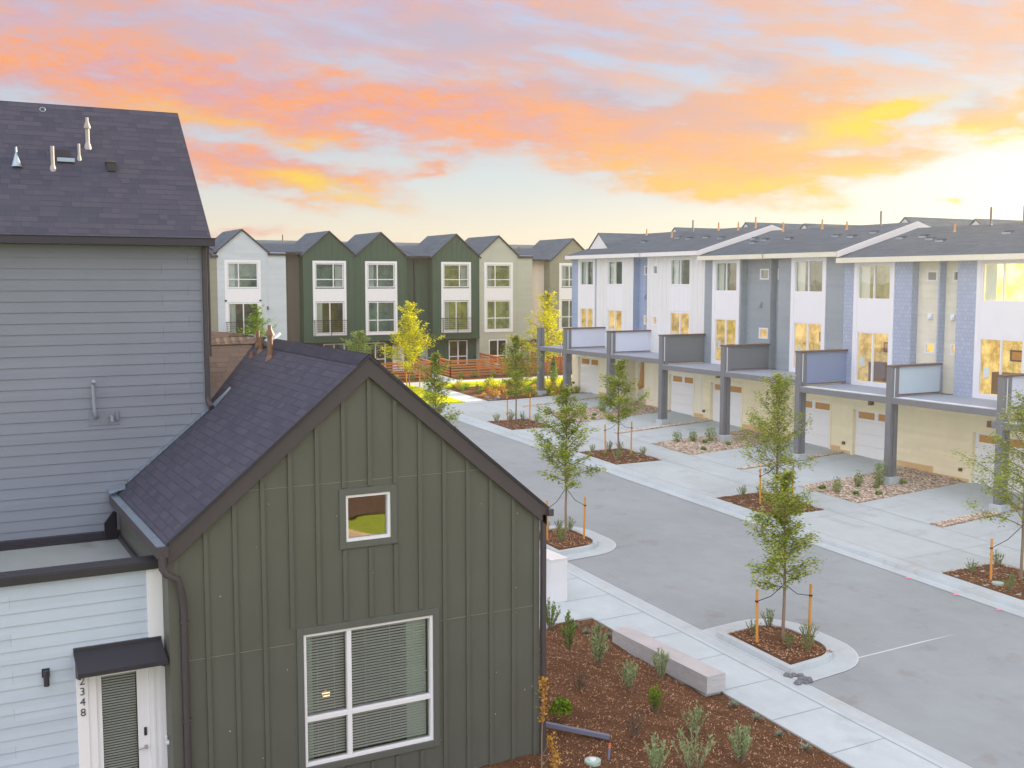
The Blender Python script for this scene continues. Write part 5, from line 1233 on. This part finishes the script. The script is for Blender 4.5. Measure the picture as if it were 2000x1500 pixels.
# small upright conifer
def conifer(x, y, h):
    rnd = random.Random(3); z0 = g(x, y); t = thing('conifer', 'small dark upright conifer in the planting bed by the end post', 'tree', (x, y, z0))
    b = MB(); b.tube([(x, y, z0), (x, y, z0 + h * .9)], [.03, .01], 6); b.build('trunk', M['bark'], t)
    b = MB()
    for _ in range(1800):
        f = rnd.random(); r = .34 * (1 - f) ** .6 * min(1, f * 5 + .4) * rnd.random() ** .4; a = rnd.uniform(0, 6.28); leaf(b, (x + r * math.cos(a), y + r * math.sin(a), z0 + .06 + h * f), .09, rnd, flat=2.5)
    b.build('crown', M['leaf_g'], t)
conifer(38.3, 64.9, 1.75)

def shrub_mesh(kind, h, w_, seed):
    rnd = random.Random(seed); b = MB()
    if kind in ('upright', 'twig', 'open'):
        n = {'upright': 24, 'twig': 34, 'open': 20}[kind]
        for i in range(n):
            a = rnd.uniform(0, 6.283); r = rnd.random() ** .6; tip = Vector((math.cos(a) * r * w_ * .5, math.sin(a) * r * w_ * .5, h * (1 - .35 * r) * rnd.uniform(.75, 1.05)))
            base = Vector((math.cos(a) * r * w_ * .12, math.sin(a) * r * w_ * .12, -.02)); mid = base.lerp(tip, .5) + Vector((0, 0, h * .06))
            P = [base, mid, tip]; b.tube(P, [.006, .004, .002], 4, 1, caps=False)
            m = int({'upright': 30, 'twig': 10, 'open': 22}[kind] * max(.6, h / .7))
            for j in range(m):
                f = rnd.uniform(.15, 1) * 2; k = min(1, int(f)); p = P[k].lerp(P[k + 1], f - k)
                d = (Vector((rnd.uniform(-1, 1), rnd.uniform(-1, 1), 1.1))).normalized(); l = rnd.uniform(.03, .07) * (h / .7) ** .5; s = d.cross(Vector((rnd.uniform(-1, 1), rnd.uniform(-1, 1), .2))).normalized() * l * .17
                b.face([p - s, p + s, p + s * .6 + d * l, p - s * .6 + d * l])
    elif kind == 'round':
        for i in range(900):
            a = rnd.uniform(0, 6.283); u = rnd.uniform(-.2, 1); r = rnd.random() ** .3; c = math.sqrt(max(0, 1 - u * u))
            leaf(b, (math.cos(a) * c * r * w_ * .5, math.sin(a) * c * r * w_ * .5, h * .5 + u * r * h * .5), .045, rnd, flat=2)
    elif kind == 'rosette':
        for i in range(110):
            a = rnd.uniform(0, 6.283); e = rnd.uniform(.2, 1.2); d = Vector((math.cos(a) * math.cos(e), math.sin(a) * math.cos(e), math.sin(e))); l = w_ * .5 * rnd.uniform(.6, 1.1); s = d.cross(Vector((0, 0, 1))).normalized() * .006
            b.face([s * -1, s, s * .3 + d * l, s * -.3 + d * l])
    elif kind == 'bush':
        for i in range(int(420 * max(1, h / .5))):
            a = rnd.uniform(0, 6.283); f = rnd.random(); r = rnd.random() ** .5 * w_ * .5 * (.45 + .9 * f * (1.15 - f) * 2)
            leaf(b, (math.cos(a) * r + rnd.gauss(0, .02), math.sin(a) * r, h * (f if rnd.random() < .8 else f * 1.25)), .06, rnd, flat=2)
        for i in range(8):
            a = rnd.uniform(0, 6.283); b.tube([(0, 0, -.02), (math.cos(a) * w_ * .3, math.sin(a) * w_ * .3, h * .8)], [.006, .003], 4, 1, caps=False)
    return b
def shrub(name, kind, x, y, h, w_, m, label, cat='shrub', group=None, seed=None, z=None):
    z = (bumpy(x, y) if x < 14.42 else g(x, y)) if z is None else z
    b = shrub_mesh(kind, h, w_, seed if seed is not None else int(x * 131 + y * 977)); o = b.build(name, [M[m], M['bark']]); o.location = (x, y, z); o.rotation_euler = (0, 0, x * 3)
    return tag(o, label, cat, group)
# foreground mulch bed
GL = 'upright silvery shrubs in the foreground mulch bed'
for x, y, h, w_, m, lab in ((13.48, 23.0, .80, .6, 'leaf_g', 'green tufted shrub right at the foot of the white garden wall'),
    (12.82, 21.0, .92, .4, 'leaf_g', 'slim tall green shrub next after the one by the white garden wall'),
    (12.79, 19.7, .95, .55, 'leaf_s', 'dense pale upright shrub left of the bench end, tallest of the bed'),
    (12.56, 18.22, .72, .52, 'leaf_s', 'bluish tipped upright shrub in the middle of the mulch bed'),
    (13.9, 18.9, .74, .5, 'leaf_s', 'thin silvery shrub standing against the long side of the bench'),
    (12.43, 17.05, .60, .4, 'leaf_b', 'small yellow green shrub just in front of the thin silvery one by the bench'),
    (12.45, 15.85, .66, .52, 'leaf_s', 'rounded silvery shrub in front of the near end of the bench'),
    (12.5, 14.6, .80, .5, 'leaf_s', 'upright silvery shrub at the lower right of the mulch bed'),
    (11.2, 14.3, .85, .85, 'leaf_s', 'wide open silvery shrub cut by the bottom edge of the photo'),
    (10.35, 14.2, .78, .45, 'leaf_s', 'silvery shrub at the bottom edge, left of the wide open one')):
    shrub('shrub', 'upright' if w_ < .8 else 'open', x, y, h, w_, m, lab, 'shrub', GL)
shrub('dry_shrub', 'twig', 11.4, 18.2, .42, .45, 'leaf_d', 'low dry brown twiggy shrub in the upper middle of the mulch bed', 'shrub')
shrub('dry_shrub', 'twig', 11.1, 15.85, .50, .42, 'leaf_d', 'dark purple brown twiggy shrub in the lower middle of the mulch bed', 'shrub')
shrub('round_shrub', 'round', 9.92, 16.5, .46, .42, 'leaf_b', 'bright green ball shaped shrub above the fallen downspout', 'shrub')
for i, (x, y, w_) in enumerate(((14.05, 22.7, .30), (14.1, 22.25, .32), (14.6, 22.45, .26), (14.5, 21.85, .26), (14.6, 17.3, .34), (14.62, 16.6, .30), (14.5, 15.8, .28), (14.55, 15.12, .36))):
    shrub('rosette_plant', 'rosette', x, y, .16, w_, 'leaf_t', 'small silvery rosette plant %s' % ('in the cluster beyond the bench by the pavement corner' if i < 4 else 'along the pavement edge nearer than the bench'), 'plant', 'silvery rosettes beyond the bench' if i < 4 else 'silvery rosettes along the pavement edge')
# golden sapling against the green wall
x, y = 8.42, 14.6; z = g(x, y); t = thing('sapling', 'thin sapling with dry golden leaves in front of the green wall corner', 'sapling', (x, y, z)); rnd = random.Random(4)
b = MB(); P = [Vector((x, y, z - .4)), Vector((x + .0, y, z + .6)), Vector((x + .03, y, z + 1.5))]; b.tube(P, [.014, .011, .006], 6)
for s in ((.16, .1, .42), (.28, .2, .26)): b.tube([(x, y, z + s[2] - .15), (x + s[0], y, z + s[2] + .1)], [.006, .003], 5)
b.build('stem', M['bark'], t)
b = MB()
for _ in range(210): f = rnd.random(); leaf(b, (x + .02 + rnd.gauss(0, .035), y + rnd.gauss(0, .04), z + .85 + .72 * f), .06, rnd, flat=1.5)
for cx, cz, n in ((.17, .45, 45), (.27, .15, 60)):
    for _ in range(n): leaf(b, (x + cx + rnd.gauss(0, .04), y + rnd.gauss(0, .04), z + cz + rnd.gauss(0, .09)), .06, rnd, flat=1.5)
b.build('foliage', M['leaf_o'], t)
# islands and tree pits
POSW = {1: ['only'], 4: ['leftmost', 'rearmost', 'front', 'rightmost'], 5: ['rear left', 'rear right', 'front', 'right hand', 'middle'], 7: ['back left', 'back middle', 'back right', 'left corner', 'front left', 'front middle', 'right corner']}
def small(L, where, kind='open', m='leaf_g', h=.36):
    for i, q in enumerate(L):
        x, y = q[0], q[1]; hh = (q[2] if len(q) > 2 else h) * 1.3
        shrub('small_shrub', kind, x, y, hh, hh * .9, m, POSW[len(L)][i] + ' small leafy shrub ' + where, 'shrub', 'small shrubs ' + where, z=g(x, y) + .02)
small([(17.74, 20.35, .36), (18.5, 20.6, .42), (18.2, 18.95, .3), (18.6, 19.35, .45), (17.95, 19.3, .35)], 'in the nearest kerbed island')
small([(17.95, 30.8, .34), (17.75, 29.6, .5), (18.75, 30.7, .4), (18.5, 31.0, .3)], 'in the second kerbed island')
small([(26.8, 51.4, .42), (27.7, 51.5, .5), (28.3, 51.2, .42), (28.7, 50.4, .5), (27.4, 49.8, .3)], 'in the farthest mulch square')
small([(27.0, 42.2, .33), (27.9, 42.2, .43), (28.5, 42.2, .4), (26.85, 41, .3), (26.95, 40.1, .5), (27.8, 40.1, .3), (28.6, 40.5, .4)], 'in the mulch square before the white townhouse')
small([(27.4, 32.2, .4), (28.3, 32.2, .36), (28.6, 31.4, .4), (28.6, 30.5, .35), (27.3, 30, .3)], 'in the mulch square behind the foreground tree')
small([(27.16, 21.6, .38), (28.6, 21.8, .42), (27.4, 20.4, .3), (26.8, 20.0, .3)], 'in the mulch square at the right edge')
for L, w_ in (([(32.6, 52.0, .55, .5), (33.8, 51.8, .66, .6)], 'far gravel bed before the white townhouse'), ([(32.1, 42.6, .48, .48), (32.75, 42.2, .48, .42), (33.5, 41.8, .66, .52)], 'middle gravel bed'), ([(31.4, 31.3, .5, .4), (32.7, 31.45, .55, .34), (33.6, 31.2, .85, .48)], 'near gravel bed by the pale screen post')):
    for j, (x, y, h, w2) in enumerate(L): shrub('gravel_shrub', 'bush', x, y, h, w2, 'leaf_g', ('left ', 'right ' if len(L) == 2 else 'middle ', 'right ')[j] + 'bushy green shrub in the ' + w_, 'shrub', 'bushy shrubs in the ' + w_, z=g(x, y))
for x, y in ((31.96, 49.9), (33, 41.6), (32, 40.4), (33.1, 30.9), (31.7, 30.6), (31.3, 32), (32.4, 30.1), (34.5, 30.8), (33.6, 40.6), (32.6, 50.8), (34.8, 50.6)):
    shrub('low_plant', 'bush', x, y, .13, .26, 'leaf_g', 'tiny ground hugging green plant among the gravel stones', 'plant', 'tiny plants in the gravel beds', z=g(x, y))
# sunlit perennials by the lawn
rnd = random.Random(21); protos = []
for k, (kind, h, w_, m) in enumerate((('bush', .45, .5, 'leaf_b'), ('upright', .75, .5, 'leaf_y'), ('bush', .35, .5, 'leaf_o'), ('rosette', .3, .6, 'leaf_b'), ('open', .8, .6, 'leaf_y'))):
    protos.append((kind, h, w_, m))
made = {}
for i in range(95):
    x = rnd.uniform(30.2, 39.8); y = rnd.uniform(58.7, 64.7)
    if math.hypot(x - 38.3, y - 64.9) < .6: continue
    k = rnd.choice((0, 0, 1, 2, 2, 3, 4)); kind, h, w_, m = protos[k]
    if k not in made:
        made[k] = shrub('perennial', kind, x, y, h, w_, m, 'x', 'plant', 'sunlit perennials in the bed beside the lawn', seed=500 + k, z=g(x, y)); o = made[k]
    else:
        o = made[k].copy(); col.objects.link(o); o.location = (x, y, g(x, y)); s = rnd.uniform(.7, 1.25); o.scale = (s, s, s); o.rotation_euler = (0, 0, rnd.uniform(0, 6))
    o['label'] = ['low bright green perennial in the sunlit bed beside the lawn', 'upright yellow perennial in the sunlit bed beside the lawn', 'rusty golden perennial in the sunlit bed beside the lawn', 'spiky green clump in the sunlit bed beside the lawn', 'open yellow grassy perennial in the sunlit bed beside the lawn'][k]
    o['group'] = ['low green perennials beside the lawn', 'upright yellow perennials beside the lawn', 'rusty golden perennials beside the lawn', 'spiky green clumps beside the lawn', 'grassy perennials beside the lawn'][k]
for i, x in enumerate([24.6, 25.8, 28.3, 29.6, 33.2, 34.4, 35.8, 37.0, 38.2, 39.6, 41, 42.5]):
    shrub('fence_shrub', 'bush', x, 69.1 + .15 * (i % 2), .4, .5, 'leaf_g', 'low green shrub in the mulch strip before the cedar fences', 'shrub', 'low shrubs along the cedar fences', z=g(x, 69.1))
rnd = random.Random(77)
for i in range(9):
    x, y = rnd.uniform(30.2, 34.5), rnd.uniform(58.6, 60.2); r = rnd.uniform(.12, .22); z = g(x, y); b = MB(); rows = []
    for a in range(5):
        ph = -math.pi / 2 + math.pi * a / 4; rows.append([(x + r * math.cos(ph) * math.cos(q / 7 * 6.283) * (1 + rnd.uniform(-.2, .2)), y + r * math.cos(ph) * math.sin(q / 7 * 6.283), z + r * .6 * math.sin(ph)) for q in range(7)])
    b.grid(rows, closed=True); tag(b.build('boulder', M['rock'], loc=(x, y, z)), 'pale boulder among the perennials at the driveway edge', 'boulder', 'pale boulders in the sunlit bed')

for o in bpy.data.objects:
    if '_w' in o: del o['_w']
scene.cycles.max_bounces = 8; scene.cycles.transparent_max_bounces = 12

# haze added for a golden glare towards the sun: one closed box of even air around the camera and everything built
b = MB(); b.box(-130, 160, -90, 190, -9, 16.5)
m, T = mat('haze_air'); pv = T.n('ShaderNodeVolumePrincipled'); pv.inputs['Color'].default_value = (1.0, .93, .82, 1); pv.inputs['Density'].default_value = .0007
pv.inputs['Anisotropy'].default_value = .72
om = T.n('ShaderNodeOutputMaterial'); T.t.links.new(pv.outputs[0], om.inputs['Volume'])
struct(b.build('haze', m), 'stuff')
for o in bpy.data.objects:
    if '_w' in o: del o['_w']
